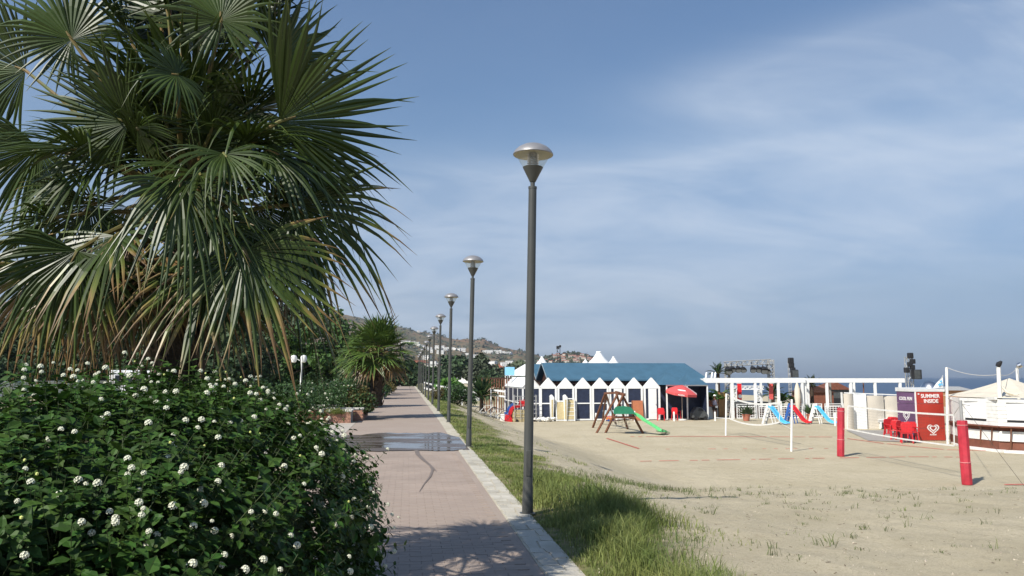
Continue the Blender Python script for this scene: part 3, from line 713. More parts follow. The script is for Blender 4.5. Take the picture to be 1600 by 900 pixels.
x, y = xy(-2.5, 44); dup(palm2, (x, y, .55), 2.0, 'fan palm just behind the medium palm, partly hidden, left of the path', 1.0)
x, y = xy(-2.6, 61); dup(palm2, (x, y, .55), 4.0, 'third fan palm along the left of the path, over a dark hedge', 1.02)
x, y = xy(-2.2, 82); dup(palm2, (x, y, .55), 1.0, 'far fan palm at the end of the path, left of the lamp row', 1.15)
x, y = xy(-3.0, 108); dup(palm2, (x, y, .55), 5.0, 'farthest fan palm, behind the lamps where the path vanishes', 1.2)
rng.seed(21)

# ------------------------------------------------------------------ the big flowering bush
def brick_box(t, r0, r1, s0, s1, z0, h, real_faces=True):
    """planter walls in local (path-aligned) axes: x = r, y = s"""
    w = .24
    for a, b_ in (((r0, s0), (r1, s0 + w)), ((r0, s1 - w), (r1, s1)), ((r0, s0 + w), (r0 + w, s1 - w)), ((r1 - w, s0 + w), (r1, s1 - w))):
        MB().span((a[0] + .008, a[1] + .008, z0), (b_[0] - .008, b_[1] - .008, z0 + h - .07)).build('wall', MORTAR, t)
    c_ = MB()
    for a, b_ in (((r0 - .03, s0 - .03), (r1 + .03, s0 + w + .03)), ((r0 - .03, s1 - w - .03), (r1 + .03, s1 + .03)), ((r0 - .03, s0 + w + .03), (r0 + w + .03, s1 - w - .03)), ((r1 - w - .03, s0 + w + .03), (r1 + .03, s1 - w - .03))):
        MB().span((a[0], a[1], z0 + h - .07), (b_[0], b_[1], z0 + h)).build('cap_stone', CAPSTONE, t, bevel=.012)
    MB().span((r0 + w, s0 + w, z0), (r1 - w, s1 - w, z0 + h - .12)).build('soil', SOIL, t)
    if not real_faces: return
    bm_ = {}
    def brk(x0, x1, y0, y1, z):
        key = (round(x1 - x0, 3), round(y1 - y0, 3))
        if key not in bm_:
            o = MB().box((0, 0, 0), (x1 - x0, y1 - y0, .058)).build('brick', BRICK, t); bm_[key] = o.data
        else:
            o = bpy.data.objects.new('brick', bm_[key]); COL.objects.link(o); o.parent = t
        o.location = ((x0 + x1) / 2, (y0 + y1) / 2, z + .032)
    nz_ = int((h - .07) / .066)
    for k in range(nz_):
        z = z0 + .004 + k * .066
        x = r0 - (.12 if k % 2 else 0)
        while x < r1 - .02:
            a, b_ = max(x + .005, r0 - .004), min(x + .235, r1 + .004)
            if b_ - a > .05: brk(a, b_, s0 - .008, s0 + .03, z)
            x += .24
        y = s0 + (.03 if k % 2 else .14)
        while y < s1 - .02:
            a, b_ = max(y + .005, s0 + .035), min(y + .235, s1 + .004)
            if b_ - a > .05: brk(r1 - .03, r1 + .008, a, b_, z)
            y += .24
pl = thing('brick_planter', 'nearest brick planter, almost buried under the white flowered bush', 'planter', (0, 0, 0), RZ)
brick_box(pl, -3.6, -1.5, 2.7, 6.6, -.02, .5)

bush = thing('flowering_bush', 'big dark green bush dotted with round white flower heads in the left foreground', 'bush', (0, 0, 0))
BC = Vector((-1.84, 4.15, .38)); BR = (1.62, 2.0, 1.03); EX = 3.3
def bump_(x, y, z): return 1 + .08 * mnoise.noise((x * 1.3, y * 1.3, z * 1.3)) + .065 * mnoise.noise((x * 3.1 + 5, y * 3.1, z * 3.1))
def bush_pt(d, k=1.0):
    q = (abs(d.x / BR[0]) ** EX + abs(d.y / BR[1]) ** EX + abs(d.z / BR[2]) ** EX) ** (-1 / EX)
    p = d * q; f = k * bump_(p.x + BC.x, p.y + BC.y, p.z)
    p = Vector((p.x * f, p.y * f, p.z * f))
    if p.z > 0: p.z *= 1.21 - .29 * (1 - sst(-.5, .7, p.x)) - .15 * (1 - sst(-2.0, -.2, p.y)) - .04 * sst(.7, 1.5, p.x)
    if p.z > 0: p.x += -.10 * (p.z / BR[2]) ** 3                # leans in towards the top
    return p + BC
def bush_n(d):
    q = (abs(d.x / BR[0]) ** EX + abs(d.y / BR[1]) ** EX + abs(d.z / BR[2]) ** EX) ** (-1 / EX); p = d * q
    return Vector([math.copysign(abs(p[i] / BR[i]) ** (EX - 1) / BR[i], p[i]) for i in range(3)]).normalized()
def to_w(p): x, y = xy(p.x, p.y); return Vector((x, y, p.z))
# inner mass
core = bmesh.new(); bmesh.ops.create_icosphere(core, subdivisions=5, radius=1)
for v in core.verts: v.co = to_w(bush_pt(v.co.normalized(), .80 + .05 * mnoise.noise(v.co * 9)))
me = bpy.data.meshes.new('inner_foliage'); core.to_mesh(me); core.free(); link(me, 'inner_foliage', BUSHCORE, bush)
lp, la, ln, lsz = [], [], [], []; stems = MB(); flowers = []; buds = []
made = 0
cr_, cs_ = rs(0, 0)
while made < 5400:
    d = Vector((rng.uniform(-1, 1) * BR[0], rng.uniform(-1, 1) * BR[1], rng.uniform(-.55, 1) * BR[2]))
    m_ = max(abs(d.x / BR[0]), abs(d.y / BR[1]), abs(d.z / BR[2]))
    # points on the box faces, then pulled to the rounded shape
    f_ = rng.randrange(6)
    if f_ in (0, 1): d.z = BR[2]
    elif f_ in (2, 3): d.y = -BR[1]
    elif f_ == 4: d.x = BR[0]
    else: d.y = BR[1] if rng.random() < .3 else -BR[1]
    d.normalize(); nn = bush_n(d)
    dep = rng.uniform(.88, .985) if rng.random() < .8 else rng.uniform(.985, 1.025)
    p = bush_pt(d, dep)
    if p.z < .0: continue
    w0 = to_w(p)
    if w0.y > .3 and abs(w0.x / w0.y) > .80: continue
    made += 1
    nw = Vector((*xy(nn.x, nn.y), nn.z)); sh = (nw * .75 + Vector((0, 0, .55)) + Vector((rng.gauss(0, .4), rng.gauss(0, .4), rng.gauss(0, .3)))).normalized()
    Ls = rng.uniform(.09, .19); e = w0 + sh * Ls
    stems.tube([w0 - sh * .05, e], [.0016, .0009], 4, False)
    a = rng.uniform(0, 6.28); ref = sh.orthogonal().normalized(); bi = sh.cross(ref)
    npair = 4
    for k in range(npair):
        u = (k + .7) / npair; q = w0 + sh * Ls * u; a += 1.57 + rng.gauss(0, .2); sz = rng.uniform(.036, .070) * (1.0 if k < npair - 1 else .55)
        for sg in (0, math.pi):
            o = ref * math.cos(a + sg) + bi * math.sin(a + sg); ax = (o + sh * rng.uniform(.05, .6) + Vector((0, 0, -.15))).normalized(); nm = (sh - o * .25 + Vector((rng.gauss(0, .25), rng.gauss(0, .25), .35)))
            lp.append(q); la.append(ax); ln.append(nm); lsz.append(sz)
    vis = nw.dot((Vector((0, 0, EYE)) - w0).normalized())
    if dep > .93 and vis > -.1 and rng.random() < .27: flowers.append((e + sh * .02, sh, rng.uniform(.55, 1.12)))
    elif dep > .93 and rng.random() < .05: buds.append((e + sh * .012, sh))
kind(stems.build('stem', STEM, bush), 'stuff')
P_ = np.array([tuple(v) for v in lp]); A_ = np.array([tuple(v) for v in la]); N_ = np.array([tuple(v) for v in ln]); Z_ = np.array(lsz)
dist = np.linalg.norm(P_ - np.array([0, 0, EYE]), axis=1)
inview = (np.abs(P_[:, 0] / P_[:, 1]) < .62) & (P_[:, 2] > EYE - .235 * P_[:, 1])
size_px = np.where(inview, Z_ / dist, 0); order = np.argsort(-size_px); big = order[:300]; rest = order[300:]
V, Fc = leaves_np(P_[rest], A_[rest], N_[rest], Z_[rest], .66); kind(mesh_np('leaf', V, Fc, BUSHLEAF, bush), 'stuff')
V1, F1 = leaves_np([(0, 0, 0)], [(1, 0, 0)], [(0, 0, 1)], [1.0], .66); lme = bpy.data.meshes.new('leaf'); lme.from_pydata(V1.tolist(), [], F1); lme.materials.append(BUSHLEAF)
for i in big:
    ax = Vector(A_[i]).normalized(); nm = Vector(N_[i]); sd = nm.cross(ax).normalized(); nm = ax.cross(sd)
    m4 = Matrix((ax, sd, nm)).transposed().to_4x4(); m4 = Matrix.Translation(Vector(P_[i])) @ m4 @ Matrix.Scale(float(Z_[i]), 4)
    o = bpy.data.objects.new('leaf', lme); COL.objects.link(o); o.parent = bush; o.matrix_local = m4
# flower head: a dome of little five-lobed florets
fm = MB()
for k in range(22):
    u = (k + .5) / 22; th = k * 2.39996; ph = math.acos(1 - 1.25 * u)
    d = Vector((math.sin(ph) * math.cos(th), math.sin(ph) * math.sin(th), math.cos(ph))); c_ = d * .0118; x_ = d.orthogonal().normalized(); y_ = d.cross(x_)
    ring = []
    for j in range(10):
        a = j * math.pi / 5; rr = .0046 if j % 2 == 0 else .0033; ring.append(c_ + (x_ * math.cos(a) + y_ * math.sin(a)) * rr + d * (.0008 if j % 2 == 0 else 0))
    fm.add([c_ - d * .0012] + ring, [(0, 1 + j, 1 + (j + 1) % 10) for j in range(10)])
fme = bpy.data.meshes.new('flower_head'); fme.from_pydata(fm.v, [], fm.f); fme.materials.append(FLOWER)
rng.shuffle(flowers)
flowers.sort(key=lambda f: -(abs(f[0].x / f[0].y) < .62) - (f[0].z > EYE - .235 * f[0].y))
for p, sh, sc_ in flowers[:290]:
    o = bpy.data.objects.new('flower_head', fme); COL.objects.link(o); o.parent = bush
    o.matrix_local = Matrix.Translation(p) @ (sh + Vector((0, 0, .4))).to_track_quat('Z', 'Y').to_matrix().to_4x4() @ Matrix.Scale(sc_, 4)
bb = MB()
for p, sh in buds: bb.lathe([(0, 0), (.005, .003), (.005, .008), (0, .011)], 6, p)
kind(bb.build('bud', M('yellow_bud', (.55, .58, .18), .7, .2, 9), bush), 'stuff')

# ------------------------------------------------------------------ further planters and hedges by the path
def hedge_shape(par, mat, clumps, n, size, name='foliage'): return clump_foliage(name, mat, par, clumps, n, size, .75, .95, .4)
def planter_set(s0, rright, wdt, ln_, label, blabel, flw, seed, hgt=.55, n=4200, size=.07, mat=HEDGE, bh=.75):
    rng.seed(seed)
    x, y = xy(0, s0); t = thing('brick_planter', label, 'planter', (x, y, rise(s0) - .02), RZ)
    brick_box(t, rright - wdt, rright, 0, ln_, 0, hgt, s0 < 45)
    b_ = thing('hedge_shrub', blabel, 'shrub', (x, y, rise(s0) + hgt - .1), RZ)
    cl = []
    for k in range(16):
        cl.append(((rng.uniform(rright - wdt - .1, rright - .05), rng.uniform(.25, ln_), rng.uniform(.15, bh)), rng.uniform(.32, .5)))
    for k in range(4): cl.append(((rright + .06, .25 + ln_ * k / 4, .25), .42))
    for k in range(6): cl.append(((rright - wdt + wdt * .62 * k / 5, -.05, rng.uniform(.15, .5)), .40))
    for k in range(3): cl.append(((rright - .3 - .35 * k, .35, rng.uniform(.3, .6)), .42))
    hedge_shape(b_, mat, cl, n, size)
    mb = MB()
    for k in range(9): mb.tube([(rright - wdt / 2, ln_ / 2, -.2), (rng.uniform(rright - wdt, rright), rng.uniform(.2, ln_), bh)], [.03, .008], 5)
    mb.build('stem', TBARK, b_)
    for k in range(flw):
        c_, r_ = rng.choice(cl); d = Vector((rng.gauss(.3, .7), -abs(rng.gauss(.6, .6)), rng.gauss(.1, .6))).normalized()
        o = bpy.data.objects.new('flower_head', fme); COL.objects.link(o); o.parent = b_; o.matrix_local = Matrix.Translation(Vector(c_) + d * r_ * .98) @ d.to_track_quat('Z', 'Y').to_matrix().to_4x4() @ Matrix.Scale(rng.uniform(1.6, 2.4), 4)
    return t, b_
planter_set(30.2, -1.62, 2.3, 3.6, 'brick planter with pale cap stones under the medium palm', 'dark shrub dotted with small white flowers filling the brick planter', 60, 5, .5, 7000, .075, bh=.95)
planter_set(42.5, -1.7, 2.3, 4.6, 'second far planter along the path, hidden by dark hedge', 'clipped dark hedge shrub beyond the brick planter, beside the path', 25, 6, .5, 5000, .09, bh=.95)
planter_set(59.5, -1.7, 2.3, 5, 'third far planter on the left of the path', 'third dark hedge shrub along the left of the path', 0, 8, .5, 4000, .11, bh=.95)
planter_set(80, -1.6, 2.4, 6, 'farthest planter where the path narrows away', 'farthest low hedge shrub left of the path end', 0, 9, .4, 3000, .13, mat=DRYLEAF, bh=.7)
# small low brick box with grass in front of the second planter
x, y = xy(0, 28.7); lb = thing('low_brick_bed', 'low brick bed with a grassy tuft in front of the flowering shrub', 'flower bed', (x, y, rise(28.7) - .02), RZ)
rng.seed(31)
MB().span((-2.75, .03, 0), (-1.97, 1.4, .40)).build('wall', MORTAR, lb)
k = 0
for c_ in range(6):
    xx = -2.76 - (.12 if c_ % 2 else 0)
    while xx < -1.99:
        a, b_ = max(xx + .005, -2.76), min(xx + .235, -1.96)
        if b_ - a > .05: MB().box(((a + b_) / 2, .02, .034 + c_ * .066), (b_ - a, .05, .058)).build('brick', BRICK, lb)
        xx += .24
MB().span((-2.80, -.02, .402), (-1.93, 1.42, .46)).build('cap_stone', CAPSTONE, lb, bevel=.01)
p_, a_, n_, z_ = [], [], [], []
for k in range(700):
    p_.append((rng.gauss(-2.42, .17), rng.gauss(.05, .10), .44 - .10 * rng.random())); a_.append((rng.gauss(0, .5), rng.gauss(-.5, .4), rng.gauss(.5, .5))); n_.append((0, -1, .4)); z_.append(rng.uniform(.08, .16))
V, Fc = leaves_np(p_, a_, n_, z_, .14, 'kite'); kind(mesh_np('grass_tuft', V, Fc, GRASS, lb), 'stuff')
# orange flowered shrub left of it
def round_shrub(label, x, y, z, rx, h, n, size, mat, name='shrub', cat='shrub', group=None, nst=8):
    t = thing(name, label, cat, (x, y, z), 0, group); cl = []
    for k in range(14): cl.append(((rng.uniform(-rx, rx) * .75, rng.uniform(-rx, rx) * .75, rng.uniform(.25, .8) * h), rng.uniform(.28, .45) * min(rx, h) + .05))
    hedge_shape(t, mat, cl, n, size)
    mb = MB()
    for k in range(nst): mb.tube([(0, 0, -.05), (rng.uniform(-rx, rx) * .6, rng.uniform(-rx, rx) * .6, h * .75)], [.03, .008], 5)
    mb.build('stem', TBARK, t); return t
p = P(548, 610, 30); round_shrub('reddish brown leaved shrub with orange flowers left of the brick planter', p.x, 30.5, .2, .7, 1.25, 2600, .09, DRYLEAF)
# low clipped hedges between bush and planter
for i, (pa, pb, d, h, lab) in enumerate([(395, 560, 36, 1.45, 'low clipped green hedge left of the brick planter, in front of the white wall'), (300, 470, 27, 1.3, 'dark green hedge just behind the white flowered bush')]):
    xa, xb = P(pa, 600, d).x, P(pb, 600, d).x; t = thing('clipped_hedge', lab, 'hedge', ((xa + xb) / 2, d, .1)); cl = []
    for k in range(40): cl.append(((rng.uniform(-.5, .5) * (xb - xa), rng.uniform(-.5, .5), rng.uniform(.3, h - .25)), rng.uniform(.3, .42)))
    hedge_shape(t, HEDGE, cl, 7000, .10); mb = MB()
    for k in range(12): mb.tube([((k / 11 - .5) * (xb - xa), 0, -.1), ((k / 11 - .5) * (xb - xa) + .1, .1, h * .6)], [.03, .01], 5)
    mb.build('stem', TBARK, t)

# ------------------------------------------------------------------ trees inland
def tree(label, x, y, z, hgt, cr_, ncl, n, size, mat, name='leafy_tree', flat=.75, lowest=.35, group=None, cat='tree'):
    t = thing(name, label, cat, (x, y, z), 0, group); tr_h = hgt * .42
    mb = MB().tube([(0, 0, -.3), (.05 * cr_, 0, tr_h * .5), (.02 * cr_, .04 * cr_, tr_h), (.1 * cr_, 0, hgt * .8)], [hgt * .035, hgt * .028, hgt * .022, hgt * .008], 8); mb.build('trunk', TBARK, t, True)
    cl = []; lm = MB()
    for k in range(ncl):
        a = rng.uniform(0, 6.28); rr = cr_ * math.sqrt(rng.random()) * .85; zc = hgt * (lowest + (1 - lowest) * rng.random() * math.sqrt(max(.05, 1 - (rr / cr_) ** 2)))
        c_ = (rr * math.cos(a), rr * math.sin(a), zc); cl.append((c_, cr_ * rng.uniform(.2, .36)))
        if k % 2 == 0: lm.tube([(0, 0, tr_h * rng.uniform(.7, 1)), (c_[0] * .5, c_[1] * .5, (tr_h + zc) / 2), c_], [hgt * .014, hgt * .009, hgt * .003], 5)
    lm.build('limb', TBARK, t, True)
    clump_foliage('crown', mat, t, cl, n, size, .8, flat, .4); return t
def tr_at(px, pyb, pyt, d, wpx, label, mat=TREELEAF, ncl=26, n=5200, size=None, **k):
    z0 = .2; top = P(px, pyt, d).z; w = wpx / 2 * d / F
    return tree(label, P(px, pyb, d).x, d, z0, top - z0, w, ncl, n, size or .0042 * d + .05, mat, **k)
tr_at(500, 590, 486, 70, 150, 'bright green tree just left of the medium palm', TREELEAF2, 34, 9000, lowest=.12)
tr_at(425, 590, 470, 84, 190, 'dark pine crown seen through the right hand fronds of the big palm', TREELEAF, 34, 8000, lowest=.15)
tr_at(330, 590, 500, 66, 190, 'dark tree mass directly behind the big palm trunk', TREELEAF, 34, 8000, lowest=.12)
tr_at(205, 590, 470, 72, 230, 'dark tree behind the hanging dead fronds left of the palm trunk', TREELEAF, 36, 8000, lowest=.12)
tr_at(70, 590, 455, 75, 220, 'dark tree behind the white wall at the left edge', TREELEAF, 36, 8000, lowest=.15)
tr_at(-60, 590, 470, 70, 200, 'dark tree cut by the left edge of the picture', TREELEAF, 30, 6000, lowest=.15)
tr_at(548, 590, 520, 100, 90, 'dark round tree behind the medium palm', TREELEAF, 24, 5000, lowest=.12)
tr_at(633, 592, 564, 150, 70, 'dark tree at the vanishing end of the path behind the far palms', TREELEAF, 20, 4000, lowest=.12)
tr_at(714, 592, 562, 260, 78, 'broad round pine beyond the railing between two lamp posts', TREELEAF, 26, 5000, lowest=.3)
tr_at(675, 594, 573, 170, 44, 'dark pine behind the middle of the lamp row', TREELEAF, 20, 4000, lowest=.15)
tr_at(749, 596, 556, 210, 44, 'taller loose eucalyptus right of the second lamp post', FARLEAF, 22, 4500, lowest=.15)
tr_at(778, 594, 578, 280, 54, 'low dark trees left of the light blue sign', FARLEAF, 22, 3500, lowest=.1)
tr_at(818, 592, 568, 240, 60, 'dark green tree behind the white tent by the first lamp post', FARLEAF, 22, 3500, lowest=.1)
tr_at(765, 596, 582, 190, 40, 'small dark tree in front of the red roofed villa', TREELEAF, 18, 3000, lowest=.1)
tr_at(690, 600, 582, 130, 40, 'dark shrubby tree behind parked cars beyond the grass', TREELEAF, 18, 3000, lowest=.1)
# wall and hedge at left
wa, wb = P(-60, 600, 62), P(560, 590, 92)
t = thing('garden_wall', 'low white garden wall running behind the bush at the left edge', 'wall', (0, 0, 0))
mb = MB(); mb.bar((wa.x, wa.y, .62), (wb.x, wb.y, .72), .3, 1.35).build('wall', WHITEW, t); MB().bar((wa.x, wa.y, 1.33), (wb.x, wb.y, 1.43), .42, .07).build('coping', WHITE, t)
t = thing('clipped_hedge', 'tall dark clipped hedge standing above the white garden wall at left', 'hedge', (0, 0, 0)); cl = []
for k in range(90):
    u = rng.random() * .62; q = wa.lerp(wb, u); cl.append(((q.x + rng.uniform(-.4, .4), q.y + 1.1 + rng.uniform(-.3, .5), rng.uniform(.6, 2.6)), rng.uniform(.5, .75)))
hedge_shape(t, TREELEAF, cl, 14000, .22); mb = MB()
for k in range(14): q = wa.lerp(wb, k / 22); mb.tube([(q.x, q.y + 1.1, -.1), (q.x + .1, q.y + 1.2, 1.6)], [.05, .02], 5)
mb.build('stem', TBARK, t)
# white van behind the bush
v0 = P(150, 600, 34)
van = thing('parked_van', 'white van with red tail light mostly hidden behind the flowering bush', 'van', (v0.x, 37, 0), R_(117))
MB().prism([(-2.2, .35), (-2.25, 1.0), (-2.1, 1.95), (.9, 2.0), (1.6, 1.25), (2.25, 1.05), (2.3, .4)], -.85, .85).build('body', WHITE, van, bevel=.06)
for sx in (-1.4, 1.45):
    for sy in (-.86, .86): w = MB().tube([(sx, sy - .1, .33), (sx, sy + .1, .33)], .33, 18).build('wheel', BLACK, van, True); MB().tube([(sx, sy - .105, .33), (sx, sy + .105, .33)], .19, 14).build('rim', SILVER, w, True)
for sy in (-.865, .865): MB().prism([(-1.6, 1.15), (-1.55, 1.7), (.8, 1.72), (1.25, 1.2)], sy - .006, sy + .006).build('side_window', GLASSD, van)
for sy in (-.74, .74): MB().span((-2.28, sy - .09, .85), (-2.20, sy + .09, 1.30)).build('tail_light', RED, van)
MB().span((-2.20, -.65, 1.25), (-2.13, .65, 1.75)).build('rear_window', GLASSD, van)
# white street lamp with two lanterns and the small house
q = P(470, 604, 46); t = thing('lantern_post', 'thin white lantern post seen below the right hand palm fronds', 'street lamp', (q.x, 46, 0.1))
hh = P(470, 566, 46).z
MB().tube([(0, 0, 0), (0, 0, hh)], [.06, .045], 10).build('pole', WHITE, t, True)
for dx in (-.45, .12):
    MB().tube([(0, 0, hh - .05), (dx * .6, 0, hh + .08), (dx, 0, hh + .05)], .02, 6).build('arm', WHITE, t, True)
    MB().lathe([(0, -.25), (.13, -.22), (.2, 0), (.15, .14), (0, .2)], 14, (dx, 0, hh + .12)).build('lantern', WHITE, t, True)
def house(name, label, px, d, w, dpt, h, rh, wall, roof, rz=0, nwin=3, z=.2, flr=1, cat='house'):
    t = thing(name, label, cat, (P(px, 590, d).x, d, z), rz)
    MB().span((-w/2, -dpt/2, -.6), (w/2, dpt/2, h)).build('wall', wall, t)
    e = .4
    if rh > 0:
        r_ = MB().add([(-w/2-e, -dpt/2-e, h), (w/2+e, -dpt/2-e, h), (w/2+e, dpt/2+e, h), (-w/2-e, dpt/2+e, h), (-w/2+dpt*.25, 0, h + rh), (w/2-dpt*.25, 0, h + rh)], [(0,1,5,4),(2,3,4,5),(1,2,5),(3,0,4),(3,2,1,0)]).build('roof', roof, t)
        MB().span((w*.2, .2, h), (w*.2+.5, .7, h + rh + .5)).build('chimney', wall, r_)
    else: MB().span((-w/2-.1, -dpt/2-.1, h), (w/2+.1, dpt/2+.1, h + .3)).build('parapet', wall, t)
    for f_ in range(flr):
        for i in range(nwin):
            cx = -w/2 + (i + .5) * w / nwin; fr = MB().span((cx - .55, -dpt/2 - .05, .9 + 3 * f_), (cx + .55, -dpt/2 + .02, 2.3 + 3 * f_)).build('window', WHITE, t); MB().span((cx - .45, -dpt/2 - .07, 1.0 + 3 * f_), (cx + .45, -dpt/2 - .04, 2.2 + 3 * f_)).build('pane', GLASSD, fr)
    return t
house('small_house', 'white house with bright orange tiled roof beside the medium palm', 508, 108, 4.6, 7, 2.6, 1.1, WHITE, M('orange_roof', (.60, .16, .06), .8, .15, 2), 0, 2, .2)
house('small_house', 'orange tiled roof peeping out right of the orange roofed house', 528, 135, 5, 7, 4.2, 1.2, CREAM, M('orange_roof_far', (.55, .17, .07), .8, .15, 2), 0, 2, .2)
house('white_house', 'white upper storey glimpsed through the palm fronds beside the trunk', 318, 120, 6, 8, 10.5, 0, WHITE, None, 0, 2, .2, 3)
# the far end of town
for px, d, w, h, rh, wl_, rf, fl_, lab in [
    (777, 330, 7, 5.5, 2.0, WHITE, ROOFRED, 2, 'white villa with a red roof left of the light blue sign'), (760, 420, 9, 5, 1.2, WHITEW, ROOFRED, 2, 'pale house behind the eucalyptus, left of the red roofed villa'), (731, 380, 12, 6.5, 0, WHITE, None, 2, 'flat white house right of the third lamp post'),
    (786, 300, 8, 2.6, 0, WHITE, None, 1, 'long low white building right below the villa'), (672, 420, 18, 8, 0, WHITEW, None, 2, 'flat grey white house behind the lamp row'), (655, 480, 10, 11, 1.6, CREAM, ROOFRED, 3, 'pinkish apartment house behind the farthest lamps'), (700, 520, 12, 8, 1.4, WHITEW, ROOFRED, 3, 'pale house with red roof above the broad pine'),
    (640, 520, 12, 9, 1.4, WHITEW, ROOFRED, 3, 'white house above the far palms at the path end'), (800, 460, 8, 6, 1.2, CREAM, ROOFRED, 3, 'cream house with tiled roof behind the first white tent'), (745, 560, 11, 8, 1.4, WHITEW, ROOFRED, 3, 'white house with red roof high above the eucalyptus')]:
    house('town_house', lab, px, d, w, 10, h, rh, wl_, rf or ROOFRED, 0, max(2, int(w / 4)), -.5, fl_)
# parked cars far beyond the grass
def car_far(label, px, d, mat, rz):
    t = thing('parked_car', label, 'car', (P(px, 590, d).x, d, H(P(px, 590, d).x, d)), rz, 'cars parked far beyond the grass')
    MB().prism([(-2, .35), (-2.05, .85), (-1.5, .95), (-1.0, 1.42), (.5, 1.42), (1.1, .95), (1.95, .82), (2.0, .35)], -.8, .8).build('body', mat, t, bevel=.05)
    MB().prism([(-1.35, .98), (-.95, 1.36), (.45, 1.36), (.95, .98)], -.812, .812).build('window', GLASSD, t)
    for sx in (-1.25, 1.25):
        for sy in (-.75, .75): MB().tube([(sx, sy - .1, .32), (sx, sy + .1, .32)], .32, 14).build('wheel', BLACK, t, True)
car_far('dark car parked beyond the railing behind the fifth lamp', 686, 105, BLACK, .3)
car_far('white car parked right of the dark car beyond the railing', 736, 112, WHITE, .1)
car_far('tan car parked far beyond the railing near the third lamp', 712, 140, CREAM, .0)

# ------------------------------------------------------------------ grass
def blades(name, mat, base, h, w, lean, parent=None):
    base = np.asarray(base); N = len(base); a = nr.rand(N) * 6.283; la = nr.rand(N) * 6.283
    sd = np.stack([np.cos(a), np.sin(a), np.zeros(N)], 1) * (w[:, None] / 2); ld = np.stack([np.cos(la), np.sin(la), np.zeros(N)], 1)
    up = np.array([0, 0, 1.0])
    m_ = base + up * (h * .55)[:, None] + ld * (lean * h * .25)[:, None]; tp = base + up * (h * (1 - .3 * lean))[:, None] + ld * (lean * h * .85)[:, None]
    V = np.stack([base - sd, base + sd, m_ + sd * .75, m_ - sd * .75, tp], 1).reshape(-1, 3); k = np.arange(N) * 5
    Fc = np.stack([k, k + 1, k + 2, k + 3], 1).tolist() + np.stack([k + 3, k + 2, k + 4], 1).tolist()
    return kind(mesh_np(name, V, Fc, mat), 'stuff')
rng.seed(77)
gb, gh, gw, gl = [], [], [], []; db, dh_, dw_, dl_ = [], [], [], []
def edge(s): return 2.72 + .45 * fb(s * .25, 3.3) + .3 * fb(s * .8, 9.1) + (.35 if 8.5 < s < 11.5 else 0)
n_try = 0
while len(gb) < 42000 and n_try < 600000:
    n_try += 1
    s = 4.5 + 16 * rng.random() ** 1.25 if rng.random() < .62 else 20 + 50 * rng.random() ** 1.6
    r = rng.uniform(1.46, 4.6); x, y = xy(r, s); e2 = edge(s); 
    dens = (1 - sst(e2 - .75, e2 + .35, r)); nn_ = fb(x * 1.4, y * 1.4); 
    if r > e2 - .3: dens = max(dens * (nn_ > -.1), .05 * (fb(x * .7 + 4, y * .7) > .2))
    dens *= .16 + .84 * sst(-.25, .15, fb(x * .8 + 3, y * .8))
    if s > 10.5 and r > 1.9: dens *= .2 + .8 * (nn_ > .08)
    if r < 1.62: dens *= .55
    if rng.random() > dens: continue
    tall = .29 * sst(1.5, 2.1, r) * (1 - sst(11.0, 14.5, s)) * (1 - sst(e2 - .4, e2 + .6, r)) * (.75 + .6 * nn_)
    gb.append((x, y, HN(x, y) - .01)); gh.append((.055 + max(0, tall)) * rng.uniform(.6, 1.35) * (1 + s * .008)); gw.append(rng.uniform(.003, .0055) * (1 + s * .10)); gl.append(rng.uniform(.15, 1.0))
blades('grass', GRASS, gb, np.array(gh), np.array(gw), np.array(gl))
# thin tufts in the sand
for k in range(330):
    if k < 280: r = 3.0 + 11 * rng.random() ** 1.2; s = 7.0 + 9 * rng.random() ** .8
    else:                                                    # a weedy line along the edge of the court
        u = rng.random(); q = G(1130 + 280 * u, 777 - 6 * math.sin(u * 3) + rng.gauss(0, 7)); r, s = rs(q.x, q.y)
    x, y = xy(r, s); m_ = rng.randint(3, 13); big_ = rng.choice((.35, .5, .6, .8, 1.0))
    for j in range(m_):
        db.append((x + rng.gauss(0, .04), y + rng.gauss(0, .04), HN(x, y) - .01)); dh_.append(big_ * rng.uniform(.05, .17)); dw_.append(rng.uniform(.005, .011)); dl_.append(rng.uniform(.4, 1.3))
q = G(985, 757)
for j in range(900): x, y = q.x + rng.gauss(0, .7), q.y + rng.gauss(0, .35); db.append((x, y, HN(x, y) - .01)); dh_.append(rng.uniform(.06, .16)); dw_.append(rng.uniform(.006, .012)); dl_.append(rng.uniform(.3, 1.1))
blades('sparse_grass', DRYGRASS, db, np.array(dh_), np.array(dw_), np.array(dl_))
# pebbles
pb = MB()
for k in range(2600):
    r = 1.6 + 12 * rng.random() ** 1.5; s = 6.5 + 12 * rng.random() ** 1.4; x, y = xy(r, s); z = HN(x, y); a = rng.uniform(.005, .016); t0 = rng.uniform(0, 6)
    pb.add([(x + a * math.cos(t0), y + a * math.sin(t0), z - .01), (x + a * math.cos(t0 + 2.1), y + a * math.sin(t0 + 2.1), z - .01), (x + a * math.cos(t0 + 4.2), y + a * math.sin(t0 + 4.2), z - .01), (x, y, z + a * .7)], [(0,1,3),(1,2,3),(2,0,3)])
kind(pb.build('pebbles', M('pebble', (.40, .35, .28), .9, .3, 20, rnd=.35)), 'stuff')
